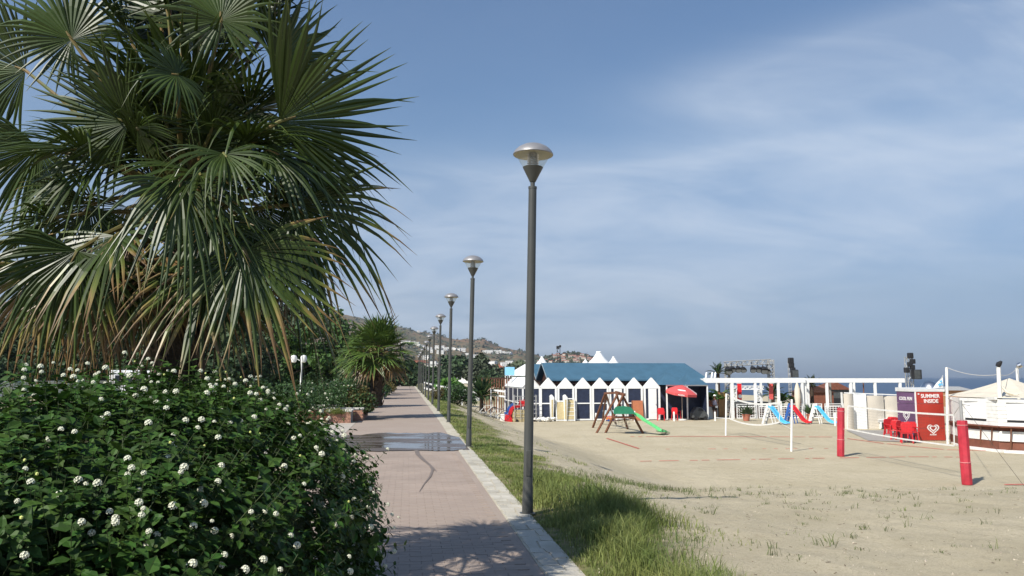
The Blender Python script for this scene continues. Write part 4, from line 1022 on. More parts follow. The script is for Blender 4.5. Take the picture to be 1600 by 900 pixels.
# dry bits of weed and twig strewn over the sand
db_ = MB()
for k in range(800):
    r = 2.4 + 13 * rng.random() ** 1.3; s = 6.6 + (12 if k % 3 else 34) * rng.random(); x, y = xy(r, s); z = HN(x, y) + .004; L_ = rng.uniform(.012, .055); a = rng.uniform(0, 6.28); w_ = rng.uniform(.003, .008)
    db_.bar((x, y, z), (x + L_ * math.cos(a), y + L_ * math.sin(a), z + rng.uniform(-.002, .012)), w_, .004)
kind(db_.build('debris', M('dry_debris', (.12, .09, .055), .9, .4, 15, rnd=.4)), 'stuff')

# ------------------------------------------------------------------ changing cabins
HG = -1.38
ux = Vector((math.cos(RZ), math.sin(RZ), 0)); uy = Vector((-math.sin(RZ), math.cos(RZ), 0))
cab0 = Vector((P(816, 657, 57.0).x, 57.0, HG))                   # front left corner of the block
CW = 1.238
def cab_origin(px): # point on the front line seen at image column px
    k = (px - 800) / F; w = (k * cab0.y - cab0.x) / (ux.x - k * ux.y); return cab0 + ux * w
def Q(px, off):
    p = cab_origin(px) - uy * off; return Vector((p.x, p.y, H(p.x, p.y)))
cgroup = 'row of white gabled beach cabins'
def cabin(px, mode, label):
    o = cab_origin(px); t = thing('beach_cabin', label, 'beach cabin', o, RZ, cgroup); w = CW / 2; he = 2.34; hp = 3.03; dp = 1.6
    for sx in (-w + .075, w - .075): MB().span((sx - .068, 0, 0), (sx + .068, .12, he)).build('post', WHITE, t)
    MB().span((-w + .15, .004, he - .10), (w - .15, .10, he - .002)).build('lintel', WHITE, t)
    MB().span((-w + .15, .006, 1.16), (w - .15, .05, 1.24)).build('crossbar', WHITE, t) if mode == 'panel' else None
    MB().span((-w + .15, .03, 0), (w - .15, .09, .10)).build('sill', WHITE, t)
    if mode == 'panel':
        MB().span((-w + .15, .052, .10), (w - .15, .08, 1.16)).build('panel', NAVY, t); MB().span((-w + .15, .052, 1.24), (w - .15, .08, he - .10)).build('panel', NAVY, t)
    else:
        MB().span((-w + .15, .052, .10), (w - .15, .08, he - .10)).build('panel', NAVY, t)
        dr_ = MB().span((-.27, -.012, .06), (.33, .045, he - .12)).build('door', WHITE, t); MB().span((.25, -.05, 1.05), (.29, -.012, 1.15)).build('handle', GREY, dr_)
        for k in range(6): MB().span((-.25, -.02, .2 + k * .34), (.31, -.0125, .5 + k * .34)).build('plank', WHITE, dr_)
    MB().span((-w + .02, .12, 0), (-w + .06, dp, he)).build('side_wall', WHITE, t); MB().span((w - .06, .12, 0), (w - .02, dp, he)).build('side_wall', WHITE, t); MB().span((-w + .06, dp - .04, 0), (w - .06, dp, he)).build('back_wall', WHITE, t)
    MB().prism([(-w, he), (w, he), (.0, hp)], 0.0, .05).build('gable', WHITE, t)
    MB().prism([(-w, he), (w, he), (0, hp - .01)], .053, .36).build('roof', WHITEW, t)
    return t
for px, mode, lab in [(856.5, 'panel', 'leftmost gabled cabin of the row, right of the first lamp post'), (883.5, 'panel', 'second gabled cabin from the lamp post, behind upright beach loungers'), (910.5, 'panel', 'third gabled cabin from the lamp post, with plain navy panels'), (937, 'panel', 'fourth gabled cabin, behind the left swing frame'),
                      (963.5, 'door', 'fifth gabled cabin with a white door behind the climbing frame'), (990, 'panel', 'sixth gabled cabin behind the leaning brown board'), (1017, 'door', 'rightmost gabled cabin with a white door beside the red chair')]:
    cabin(px, mode, lab)
# long cabin down the left side
t = thing('long_cabin', 'long white roofed cabin running back on the left end of the cabin row', 'beach cabin', cab0 + ux * .0, RZ)
w = CW; he = 2.34; hp = 3.03; L = 10.5
for k in range(5): MB().span((-.0, k * L / 4 - (.12 if k else 0), 0), (.11, k * L / 4 + (0 if k else .12), he)).build('post', WHITE, t)
MB().span((w - .03, 0.004, 0), (w + .085, .12, he)).build('post', WHITE, t)
for k in range(4):
    MB().span((.03, k * L / 4 + .13, .1), (.07, (k + 1) * L / 4 - .13, he - .1)).build('panel', NAVY, t); MB().span((.012, k * L / 4 + .122, 1.16), (.028, (k + 1) * L / 4 - .122, 1.24)).build('crossbar', WHITE, t)
MB().span((.005, .125, he - .098), (.10, L, he - .004)).build('lintel', WHITE, t)
MB().span((.115, .05, .1), (w - .035, .09, he - .1)).build('panel', NAVY, t); MB().span((.115, .01, 1.16), (w - .035, .045, 1.24)).build('crossbar', WHITE, t); MB().span((.115, .01, he - .098), (w - .035, .10, he - .004)).build('lintel', WHITE, t)
MB().prism([(-.02, he), (w + .1, he), (w / 2, hp)], 0.0, .05).build('gable', WHITE, t)
MB().prism([(-.05, he), (.02, he), (w / 2, hp - .02), (w + .06, he), (w + .1, he), (w / 2 + .02, hp + .05)], -.06, L + .1).build('roof', WHITE, t)
MB().span((w - .06, .13, 0), (w, L, he)).build('side_wall', WHITE, t)

# big blue roofed building
b0 = Vector((P(856, 600, 60).x, 60, HG)); bt_ = thing('blue_roofed_building', 'long bathing establishment with faded blue pitched roofs behind the white cabins', 'building', b0, RZ)
ze = 1.50 - HG; zr = 2.80 - HG; DP = 5.3; BL = 12.6
for j in range(2):
    y0 = j * DP
    x1 = BL if j == 0 else BL - 1; hip = 1.0 if j == 0 else 0
    th = .10
    up_ = [(-.02, y0, ze), (x1, y0, ze), (x1 - hip, y0 + DP / 2, zr), (-.02, y0 + DP / 2, zr), (x1, y0 + DP, ze), (-.02, y0 + DP, ze)]
    mb = MB().add(up_ + [(p[0], p[1], p[2] - th) for p in up_], [(0,1,2,3),(3,2,4,5),(1,4,2),(6,9,8,7),(9,11,10,8),(7,8,10),(0,6,7,1),(1,7,10,4),(4,10,11,5),(0,3,9,6),(3,5,11,9)])
    mb.build('roof', BLUEROOF, bt_)
    MB().prism([(y0 + .16, ze - .12), (y0 + DP - .16, ze - .12), (y0 + DP / 2, zr - .20)], .35, .42, 'x').build('gable_board', DARKWOOD, bt_)
    for s_ in (0, 1): MB().bar((-.05, y0 + (DP if s_ else 0), ze + .02), (-.05, y0 + DP / 2, zr + .02), .04, .09).build('barge_board', M('pale_blue_board', (.22, .28, .31), .7, .1, 4), bt_)
MB().span((.45, .35, 0), (BL - .3, .47, ze - .13)).build('front_wall', DARKWOOD, bt_)
MB().span((.45, .5, 0), (.57, 2 * DP - .3, ze - .13)).build('end_wall', DARKWOOD, bt_)
MB().span((BL - .42, .5, 0), (BL - .3, 2 * DP - .3, ze - .13)).build('end_wall', NAVY, bt_)
MB().span((.6, 2 * DP - .42, 0), (BL - .45, 2 * DP - .3, ze - .13)).build('back_wall', DARKWOOD, bt_)
for k in range(12): MB().span((.7 + k * 1.03, .30, 0), (.78 + k * 1.03, .348, ze - .11)).build('post', BROWNWOOD, bt_)
MB().span((.4, .24, ze - .34), (BL - .3, .298, ze - .22)).build('beam', BROWNWOOD, bt_)
# blue canopy pavilion at its right
pv0 = cab_origin(1039); pv1 = cab_origin(1104); PW = (pv1 - pv0).length
pv_ = thing('canopy_pavilion', 'open pavilion with two blue tent hips and navy back wall behind the red parasol', 'pavilion', pv0, RZ); he = 2.42
for sx in (.05, PW / 2, PW - .05): MB().span((sx - .045, 0, 0), (sx + .045, .09, he)).build('post', WHITE, pv_)
MB().span((0, -.005, he), (PW, .10, he + .09)).build('beam', WHITE, pv_)
MB().span((-.1, 1.6, .0), (PW, 1.68, he)).build('back_wall', NAVY, pv_); MB().span((PW - .04, .1, 0), (PW, 1.59, he)).build('side_wall', NAVY, pv_)
for j in range(2):
    xa = -.32 + j * (PW / 2 + .18); xb = xa + PW / 2 + .16; xm = (xa + xb) / 2
    MB().add([(xa, -.08, he + .085), (xb, -.08, he + .085), (xb, 3.0, he + .085), (xa, 3.0, he + .085), (xm - .15, 1.4, he + .95), (xm + .15, 1.4, he + .95)], [(0,1,5,4),(1,2,5),(2,3,4,5),(3,0,4),(3,2,1,0)]).build('canopy', BLUEROOF, pv_)
MB().span((-.1, .1, -.03), (PW, 1.59, .03)).build('floor', M('pale_floor', (.4, .37, .33), .8, .1, 3), pv_)

# white marquee peaks behind the roof
def peak(label, px, pytop, pybot, hw_px, d, cap=True):
    zb = P(px, pybot, d).z; zt = P(px, pytop, d).z; r = hw_px * d / F; zg = H(P(px, pybot, d).x, d)
    t = thing('white_marquee', label, 'tent', (P(px, 590, d).x, d, zg), 0, 'white marquee peaks behind the blue roof'); h = zt - zg; hb = zb - zg
    MB().lathe([(r * 1.5, hb - .5), (r, hb), (r * .6, hb + (h - hb) * .35), (r * .33, hb + (h - hb) * .7), (r * .22, h - .12)], 20).build('canopy', WHITE, t, True)
    MB().lathe([(r * .22, h - .12), (r * .26, h - .10), (r * .22, h), (0, h)], 16).build('cap', WHITE, t, True)
    for a in range(4): MB().tube([(r * 1.45 * math.cos(a * 1.57 + .78), r * 1.45 * math.sin(a * 1.57 + .78), 0), (r * 1.45 * math.cos(a * 1.57 + .78), r * 1.45 * math.sin(a * 1.57 + .78), hb - .45)], .05, 8).build('post', WHITE, t, True)
peak('tallest white marquee peak, above the middle of the blue roof', 936, 549, 567, 17, 82)
peak('white marquee cap just right of the tallest peak', 959, 557, 567, 8, 80)
peak('small white marquee cap just left of the tallest peak', 915, 561, 567, 5, 80)
peak('white marquee cap behind the left gable of the blue roof', 847, 557, 568, 9, 80)
# white tent left of the gables
d = 70; q = P(815, 590, d); t = thing('white_tent', 'plain white pitched tent between the light blue sign and the first lamp post', 'tent', (q.x, d, H(q.x, d)), RZ)
zt = P(822, 566, d).z - H(q.x, d); zb = P(815, 587, d).z - H(q.x, d)
MB().add([(-1.1, 0, zb), (1.3, 0, zb), (1.3, 3, zb), (-1.1, 3, zb), (.75, 1.5, zt)], [(0,1,4),(1,2,4),(2,3,4),(3,0,4)]).build('canopy', WHITE, t)
for a in ((-1.05, .05), (1.25, .05), (1.25, 2.95), (-1.05, 2.95)): MB().tube([(*a, 0), (*a, zb)], .05, 8).build('post', WHITE, t)
# light blue sign
d = 64; q = P(797, 580, d); zg = H(q.x, d); t = thing('blue_sign', 'blank light blue square sign standing left of the white tent', 'sign', (q.x, d, zg))
MB().span((-.42, 0, q.z - zg - .33), (.36, .05, q.z - zg + .33)).build('board', SKYSIGN, t, bevel=.02); MB().tube([(-.2, .08, 0), (-.2, .08, q.z - zg + .2)], .03, 8).build('post', GREY, t); MB().tube([(.15, .08, 0), (.15, .08, q.z - zg + .2)], .03, 8).build('post', GREY, t)
# brown slat screen
d = 67; qa, qb = P(752, 620, d), P(806, 620, d); zg = H(qa.x, d); t = thing('slat_fence', 'brown timber screen of tall upright slats left of the long cabin', 'fence', (qa.x, d, zg))
W_ = qb.x - qa.x; hs_ = P(760, 590, d).z - zg
MB().span((-.2, 0, hs_ - .12), (W_, .08, hs_)).build('rail', DARKWOOD, t); MB().span((-.1, .02, .25), (W_, .07, .35)).build('rail', DARKWOOD, t)
for k in range(14): MB().span((k * W_ / 14, -.035, 0), (k * W_ / 14 + .10, -.002, hs_ - .125)).build('slat', BROWNWOOD, t)
# dark lighting mast behind the roof
def mast(label, px, pyt, d, wpx, mat, heads, name='light_mast'):
    q = P(px, 590, d); zg = H(q.x, d); h = P(px, pyt, d).z - zg; w = wpx * d / F / 2
    t = thing(name, label, 'lighting mast', (q.x, d, zg)); mb = MB()
    for sx in (-w, w):
        for sy in (-w, w): mb.tube([(sx, sy, 0), (sx, sy, h)], w * .16, 6)
    n_ = max(6, int(h / (2.2 * w)))
    for k in range(n_):
        z0_, z1_ = h * k / n_, h * (k + 1) / n_; sg = 1 if k % 2 else -1
        for f_ in (-w, w): mb.tube([(-w * sg, f_, z0_), (w * sg, f_, z1_)], w * .10, 5); mb.tube([(f_, -w * sg, z0_), (f_, w * sg, z1_)], w * .10, 5)
    mb.build('truss', mat, t)
    for (dx, dz, sz, m_) in heads: MB().box((dx, -w - sz * .4, h + dz), (sz, sz * .8, sz * 1.1)).build('lamp_head', m_, t, bevel=sz * .15)
    return t
mast('dark truss mast rising behind the left end of the blue roof', 873, 543, 84, 4.5, BLACK, [(-.1, .0, .28, BLACK), (.15, .12, .22, BLACK)])

# ------------------------------------------------------------------ railing, small date palm, bicycles, clutter
t = thing('white_railing', 'white timber railing with two rails running down to the beach left of the cabins', 'railing', (0, 0, 0))
ra, rb = Vector((P(662, 600, 92).x, 92, 0)), Vector((P(752, 620, 61).x, 61, 0))
npst = 9; tops = []
for k in range(npst):
    u = k / (npst - 1); q = ra.lerp(rb, u); zt = P(0, 597 + (606 - 597) * 0, q.y).z
    zt = EYE - (interp([(0, 597.5), (1, 613)], u) - 590) / F * q.y; zb = EYE - (interp([(0, 607), (1, 626)], u) - 590) / F * q.y
    tops.append((q, zt, zb)); g_ = H(q.x, q.y); MB().span((q.x - .06, q.y - .06, min(g_, zb - .3)), (q.x + .06, q.y + .06, zt - .06)).build('post', WHITE, t)
for k in range(npst - 1):
    (qa, za, ba), (qb, zb_, bb_) = tops[k], tops[k + 1]
    MB().bar((qa.x, qa.y, za), (qb.x, qb.y, zb_), .12, .14).build('rail', WHITE, t)
    MB().bar((qa.x, qa.y - .09, ba + .1), (qb.x, qb.y - .09, bb_ + .1), .05, .22).build('rail', WHITE, t)
t = thing('white_railing', 'short white railing between the bicycles and the long cabin', 'railing', (0, 0, 0))
for (x0, x1, yy) in ((766, 790, 609), (768, 790, 617)):
    MB().bar(P(x0, yy, 60), P(x1, yy + 3, 58.5), .08, .12).build('rail', WHITE, t)
for px in (767, 778, 789): q = P(px, 609, 59.2); MB().span((q.x - .04, q.y + .05, H(q.x, q.y)), (q.x + .04, q.y + .13, q.z)).build('post', WHITE, t)
def date_palm(label, x, y, z, th, L, n, mat, name='date_palm', group=None, seed=3, droop=.9):
    rng.seed(seed); t = thing(name, label, 'palm tree', (x, y, z), 0, group)
    MB().tube([(0, 0, -.1), (0, 0, th)], [.17, .13], 10).build('trunk', BARK, t, True)
    for i in range(n):
        az = i * 2.39996; el = R_(80 - 75 * (i / n)); d = Vector((math.cos(az), math.sin(az), 0)); pts = []
        v = d * math.cos(el) + Vector((0, 0, math.sin(el))); p = Vector((0, 0, th)); 
        for k in range(9):
            pts.append(p.copy()); p = p + v * (L / 8); v = (v + Vector((0, 0, -.13 * droop))).normalized()
        fo = MB().tube(pts, [.02, .016, .014, .012, .01, .008, .006, .004, .002], 5); o = fo.build('frond', PETIOLE, t)
        p_, a_, n_, z_ = [], [], [], []
        for k in range(34):
            u = .12 + .86 * k / 33; f_ = u * 8; a = int(min(7, f_)); q = pts[a].lerp(pts[a + 1], f_ - a); tg = (pts[a + 1] - pts[a]).normalized(); sd = tg.cross(Vector((0, 0, 1))).normalized(); un = sd.cross(tg)
            for sg in (-1, 1): p_.append(q); a_.append(sd * sg + tg * .7 + un * .25); n_.append(un); z_.append(L * .26 * math.sin(math.pi * (u * .85 + .12)))
        V, Fc = leaves_np(p_, a_, n_, z_, .09, 'kite'); kind(mesh_np('leaflet', V, Fc, mat, o), 'stuff')
    return t
q = P(752, 620, 59.5); date_palm('small bushy date palm behind the railing, left of the brown screen', q.x, 60, H(q.x, 60) + .3, .9, 1.9, 26, HEDGE, seed=4)
rng.seed(51)
q = G(745, 632); round_shrub('rounded dark shrub with brownish top under the small date palm', q.x + .1, 57.5, H(q.x, 57.5), 1.3, 1.25, 3600, .11, HEDGE)
q = G(722, 632); round_shrub('loose olive shrub left of the rounded dark shrub', q.x, 58.5, H(q.x, 58.5), .75, .9, 1500, .11, DRYLEAF)
q = P(695, 600, 84); t = round_shrub('yellow green banana like clump behind the railing', P(704, 600, 84).x, 84, -.4, 1.6, 1.6, 900, .45, BANANA)
q = P(776, 645, 50); 
def bicycle(label, px, d, rz, mat):
    q = P(px, 630, d); t = thing('bicycle', label, 'bicycle', (q.x, d, H(q.x, d)), rz, 'bicycles parked left of the cabins')
    for wx in (-.52, .52):
        pts = [(wx + .33 * math.cos(a * math.pi / 12), 0, .34 + .33 * math.sin(a * math.pi / 12)) for a in range(25)]; w = MB().tube(pts, .018, 6, False).build('wheel', BLACK, t, True)
        sp_m = MB()
        for a in range(10): sp_m.tube([(wx, 0, .34), (wx + .32 * math.cos(a * .628), 0, .34 + .32 * math.sin(a * .628))], .003, 4)
        kind(sp_m.build('spoke', SILVER, w), 'stuff')
    fr = MB()
    for a, b_ in (((-.52, .34), (-.08, .30)), ((-.08, .30), (-.2, .78)), ((-.52, .34), (-.18, .70)), ((-.19, .74), (.36, .80)), ((-.08, .30), (.38, .72)), ((.36, .86), (.52, .34))): fr.tube([(a[0], 0, a[1]), (b_[0], 0, b_[1])], .017, 6)
    fr.build('frame', mat, t)
    MB().tube([(.36, -.27, .98), (.34, 0, .95), (.36, .27, .98)], .014, 6).build('handlebar', SILVER, t); MB().bar((.345, 0, .84), (.345, 0, .95), .025).build('stem', SILVER, t)
    MB().box((-.22, 0, .86), (.25, .13, .05)).build('saddle', BLACK, t, bevel=.02); MB().bar((-.2, 0, .76), (-.22, 0, .85), .025).build('seat_post', SILVER, t)
    MB().tube([(-.08, -.05, .30), (-.08, .05, .30)], .09, 12).build('chainring', GREY, t); return t
bicycle('left of two parked bicycles in front of the short white railing', 761, 54, .3, WHITEW)
bicycle('right of two parked bicycles in front of the short white railing', 777, 53.5, .15, GREY)
# stack with red and blue chutes
q = Q(806, .9); st = thing('board_stack', 'low stack of tan boards under the red plastic chute', 'stack', (q.x, q.y + .3, q.z), RZ)
for k in range(8): MB().box((rng.uniform(-.03, .03) + .05, rng.uniform(-.03, .03), .05 + k * .10), (.82, .6, .088)).build('board', TAN, st, bevel=.008)
def chute(name, label, o, mat, pts, w):
    t = thing(name, label, 'slide', o, RZ); mb = MB()
    for (a, b_) in zip(pts, pts[1:]): mb.bar((a[0], 0, a[1]), (b_[0], 0, b_[1]), w, .05)
    mb.build('bed', mat, t)
    for sy in (-w / 2, w / 2):
        m2 = MB()
        for (a, b_) in zip(pts, pts[1:]): m2.bar((a[0], sy, a[1] + .06), (b_[0], sy, b_[1] + .06), .05, .16)
        m2.build('side_wall', mat, t)
    return t
chute('plastic_chute', 'red plastic chute bent over the stack of tan boards', (q.x, q.y + .3, q.z), RED, [(-.62, .0), (-.55, .45), (-.42, .82), (-.2, .98), (.15, 1.02), (.38, 1.08), (.45, 1.45)], .62)
chute('plastic_chute', 'dark blue plastic chute behind the red one', (q.x - .15, q.y + .95, q.z), DBLUE, [(-.62, .2), (-.55, .6), (-.42, .9), (-.1, 1.15)], .5)
q2 = G(797, 652); t = thing('cool_box', 'small pale cool box on the sand left of the red chute', 'box', (P(785, 650, 56.5).x, 56.5, H(0, 56.5))); MB().span((-.16, -.2, 0), (.16, .2, .42)).build('body', WHITEW, t, bevel=.02); MB().span((-.18, -.22, .425), (.18, .22, .50)).build('lid', WHITE, t, bevel=.02)
# silver trolley frames
q = Q(818, 1.0); t = thing('trolley_rack', 'silver metal trolley rack of crossing tubes standing behind the first lamp post', 'rack', (q.x, q.y, q.z), RZ)
for sx in (-.78, -.35, .55, .78):
    for sy in (0, .5): MB().tube([(sx, sy, .1), (sx, sy, 1.85 if abs(sx) > .6 else 1.7)], .025, 6).build('upright', GREY, t)
for z in (.25, .55, .85, 1.15, 1.45, 1.75):
    for sy in (0, .5): MB().tube([(-.78, sy, z), (.78, sy, z)], .017, 6).build('rail', GREY, t)
for sx in (-.6, .6):
    for sy in (0, .5): MB().tube([(sx, sy - .03, .09), (sx, sy + .03, .09)], .09, 12).build('wheel', BLACK, t)
# white pile
q = Q(848, .75); t = thing('stone_pile', 'pile of white painted stones on the sand in front of the first cabin', 'pile', (q.x, q.y - .2, q.z)); rng.seed(61)
for k in range(34):
    bm = bmesh.new(); bmesh.ops.create_icosphere(bm, subdivisions=1, radius=1)
    for v in bm.verts: v.co *= rng.uniform(.75, 1.15)
    me = bpy.data.meshes.new('stone'); bm.to_mesh(me); bm.free(); o = link(me, 'stone', WHITEW, t); o.location = (rng.uniform(-.75, .75), rng.uniform(-.25, .25), rng.uniform(.05, .22) * (1 if k % 3 else 1.3)); s_ = rng.uniform(.08, .14); o.scale = (s_ * 1.3, s_, s_ * .8)
# upright loungers
def lounger(label, px, py, w, h, slats, mat=TAN, lean=.12):
    q = Q(px, .42); t = thing('beach_lounger', label, 'sun lounger', q, RZ, 'white framed loungers leaning on the cabins'); t.rotation_euler = (-lean, 0, RZ)
    for sx in (-w / 2, w / 2): MB().span((sx - .03, 0, 0), (sx + .03, .09, h)).build('frame', WHITE, t)
    for z in (.06, h - .05): MB().span((-w / 2 + .031, .01, z - .035), (w / 2 - .031, .08, z + .035)).build('crossbar', WHITE, t)
    n_ = slats
    for k in range(n_):
        z0_ = .12 + (h - .24) * k / n_; z1_ = .12 + (h - .24) * (k + 1) / n_ - (.03 if n_ > 1 else 0)
        MB().span((-w / 2 + .031, .025, z0_), (w / 2 - .031, .055, z1_)).build('sling', mat, t)
        if n_ > 1 and k: MB().span((-w / 2 + .032, .0, z0_ - .03), (w / 2 - .032, .06, z0_)).build('rung', WHITE, t)
    for sx in (-w / 2 - .05, w / 2 + .05): MB().bar((sx, .02, h * .45), (sx, .30, h * .75), .03, .05).build('armrest', WHITE, t)
    return t
lounger('single white lounger with tan sling, left of the stacked pair', 874, 656, .62, 1.45, 1)
lounger('white lounger frame with several tan panels, right of the single lounger', 887.5, 657, .72, 1.62, 5)
def lounger_side(label, px):
    q = Q(px, .5); t = thing('beach_lounger', label, 'sun lounger', q, RZ, 'white framed loungers leaning on the cabins')
    MB().prism([(0, .0), (.16, .0), (.22, 1.65), (.06, 1.85), (-.05, 1.75)], 0, .55).build('frame', WHITE, t, bevel=.02)
    MB().span((.0, -.012, .12), (.13, -.002, 1.5)).build('sling', TAN, t)
lounger_side('folded white lounger edge on, between the single lounger and the panelled one', 879.5)
lounger_side('folded white lounger edge on, left end of the lounger group', 859)

# leaning board, play set
q = Q(993, .30); t = thing('leaning_board', 'terracotta brown board leaning on the sixth cabin', 'board', q, RZ); t.rotation_euler = (R_(-8), 0, RZ); MB().span((-.42, 0, 0), (.42, .04, 1.42)).build('panel', PLANK, t, bevel=.01); MB().span((-.42, -.03, .0), (-.37, -.001, 1.42)).build('batten', BROWNWOOD, t)
ps = thing('play_set', 'brown timber swing and climbing set with a green panel and slide on the sand', 'playground set', (0, 0, 0))
d0 = G(975, 677).y
def PP(px, py, d): return P(px, py, d)
ft = lambda px, py: G(px, py) - Vector((0, 0, .03))
for nm, a, b_ in [('leg', ft(926, 668), P(945.5, 615, 48.0)), ('leg', ft(963, 664), P(946.5, 615, 48.0)), ('leg', ft(932, 676), P(966, 614, 45.5)), ('leg', ft(946, 676), P(974, 617, 45.2)), ('leg', ft(1005, 677), P(971, 615, 45.4)), ('leg', ft(981, 670), P(963, 615, 46.6)), ('leg', ft(941, 662), P(947, 616, 48.2))]:
    MB().bar(a, b_, .10, .10).build(nm, BROWNWOOD, ps)
MB().bar(P(945, 614.5, 48.0), P(966, 613.5, 45.5), .11, .12).build('top_beam', BROWNWOOD, ps)
MB().bar(P(962, 613, 46.0), P(976, 617, 45.2), .13, .15).build('top_beam', BROWNWOOD, ps)
MB().bar(P(958, 652, 45.1), P(993, 652, 45.1), .10, .12).build('cross_beam', BROWNWOOD, ps)
MB().bar(P(957, 658, 45.8), P(990, 654, 46.6), .06, .05).build('cross_beam', BROWNWOOD, ps)
c_ = [P(x, y, 44.9) for x, y in ((959, 647), (959, 640), (962, 636), (967, 634.5), (971, 635), (974, 634), (978, 635), (985, 636), (990, 641), (992.5, 647))]
mb = MB(); nq = len(c_); mb.add([tuple(v) for v in c_] + [(v.x, v.y + .06, v.z) for v in c_], [tuple(range(nq)), tuple(range(2 * nq - 1, nq - 1, -1))] + [(i, i + nq, (i + 1) % nq + nq, (i + 1) % nq) for i in range(nq)]); mb.build('side_panel', GREENP, ps)
MB().add([tuple(P(959, 648.5, 45.1)), tuple(P(993, 648.5, 45.1)), tuple(P(993, 648, 46.4)), tuple(P(961, 648, 46.4))], [(0,1,2,3)]).build('deck', BROWNWOOD, ps)
sl_pts = [P(992, 647.5, 45.4), P(999, 651, 45.3), P(1006, 657, 45.2), P(1015, 662.5, 45.1), P(1024, 668, 45.0), P(1032, 673.5, 44.9), G(1040, 677) + Vector((0, 0, .06))]
mb = MB(); m1 = MB(); m2 = MB()
for a, b_ in zip(sl_pts, sl_pts[1:]): mb.bar(a, b_, .50, .04); m1.bar(a + Vector((0, -.26, .05)), b_ + Vector((0, -.26, .05)), .04, .14); m2.bar(a + Vector((0, .26, .05)), b_ + Vector((0, .26, .05)), .04, .14)
sd_ = mb.build('slide', GREENS, ps); m1.build('slide_edge', GREENS, sd_); m2.build('slide_edge', GREENS, sd_)
for px in (952, 956): MB().tube([P(px, 615, 47), P(px - .5, 650, 47)], .018, 5).build('rope', GREY, ps)
MB().box(P(953.5, 651, 47), (.36, .16, .04)).build('swing_seat', RED, ps)
rp_ = MB()
for k in range(5): rp_.tube([P(960 + k * 6, 653, 45.3), P(962 + k * 5, 668, 45.8)], .012, 4)
for z in (658, 663, 668): rp_.tube([P(959, z, 45.5), P(970, z + 2, 45.6), P(986, z - 2, 45.8)], .012, 4)
rp_.build('rope_net', ROPE, ps)
# clutter behind the swing: bench and toys
q = Q(948, .9); t = thing('toy_bench', 'small pale plastic bench behind the swing frame', 'bench', q, RZ); MB().span((-.5, 0, .38), (.5, .3, .44)).build('seat', WHITEW, t, bevel=.01)
for sx in (-.42, .42): MB().span((sx - .04, .04, 0), (sx + .04, .26, .38)).build('leg', WHITEW, t)
MB().span((-.5, .31, .46), (.5, .35, .75)).build('backrest', M('pale_blue_plastic', (.45, .55, .58), .5, .05, 5), t)
t = thing('toy_cart', 'little orange and blue toy cart under the pale bench', 'toy', Q(945, 1.2), .3); MB().prism([(-.25, .08), (-.3, .3), (.15, .26), (.3, .08)], -.12, .12).build('body', M('orange_plastic', (.65, .22, .08), .4, .08, 5), t, bevel=.02)
for sx in (-.18, .18):
    for sy in (-.13, .13): MB().tube([(sx, sy - .02, .08), (sx, sy + .02, .08)], .08, 12).build('wheel', DBLUE, t)
# short white posts
def wpost(label, px, pyt, pyb, w=.10):
    q = Q(px, 1.3) if px < 1200 else G(px, pyb); h = P(px, pyt, q.y).z - q.z; t = tag(MB().span((-w / 2, -w / 2, -.05), (w / 2, w / 2, h - .04)).add([(-w/2, -w/2, h-.04), (w/2, -w/2, h-.04), (w/2, w/2, h-.04), (-w/2, w/2, h-.04), (0, 0, h)], [(0,1,4),(1,2,4),(2,3,4),(3,0,4)]).build('white_post', WHITE), label, 'post', 'short white posts along the edge of the cabins'); t.location = q
wpost('short white post in front of the fourth cabin, left of the swing', 923, 645, 660); wpost('short white post seen through the climbing frame', 981.5, 642, 658); wpost('short white post just left of the red parasol pole', 1041, 643, 660.5); wpost('short white post at the right end of the pavilion', 1103, 643, 660.5)
wpost('short white post beside the left red padded net post', 1305, 645, 665)

# ------------------------------------------------------------------ chairs, parasol, toy car, man
def chair(label, loc, rz, group=None, cat='chair'):
    t = thing('plastic_chair', label, cat, loc, rz, group)
    MB().box((0, .0, .43), (.46, .44, .035)).build('seat', RED, t, bevel=.012)
    b_ = MB().prism([(-.23, .46), (.23, .46), (.25, .80), (.18, .90), (-.18, .90), (-.25, .80)], .20, .235); b_.build('backrest', RED, t, bevel=.01)
    for sx in (-.22, .22):
        MB().bar((sx, -.2, .42), (sx * 1.12, -.25, 0), .05, .045).build('leg', RED, t); MB().bar((sx, .2, .42), (sx * 1.12, .26, 0), .05, .045).build('leg', RED, t)
        MB().bar((sx * 1.1, -.22, .64), (sx * 1.05, .22, .66), .06, .03).build('armrest', RED, t); MB().bar((sx * 1.08, -.2, .44), (sx * 1.1, -.21, .63), .045, .04).build('arm_support', RED, t)
    return t
q = Q(1027, .5); chair('red plastic armchair standing in the sun by the rightmost cabin', q, 2.9)
q = Q(1053, .1); chair('red plastic armchair in the shade under the red parasol', q, 2.4)
q = Q(1059.5, .5); t = thing('beach_umbrella', 'red parasol with white lettering and pale underside, tilted open before the navy wall', 'parasol', q, 0)
MB().tube([(0, 0, 0), (0, 0, 2.5)], .022, 8).build('pole', M('pale_pole', (.55, .45, .36), .5, .1, 6), t, True); MB().lathe([(0, 0), (.30, 0), (.30, .06), (.05, .10), (0, .10)], 18).build('base', WHITEW, t)
zu = 2.52; rp = []
PARA = M('faded_red_cloth', (.55, .085, .085), .8, .08, 3); NS = 8; Rr = 1.18
def rib(a, u): return Vector((Rr * u * math.cos(a), Rr * u * math.sin(a), zu - .50 * u ** 1.35))
tilt = Matrix.Translation((0, 0, 2.2)) @ Matrix.Rotation(R_(7), 4, 'Y') @ Matrix.Rotation(R_(8), 4, 'X') @ Matrix.Translation((0, 0, -2.2))
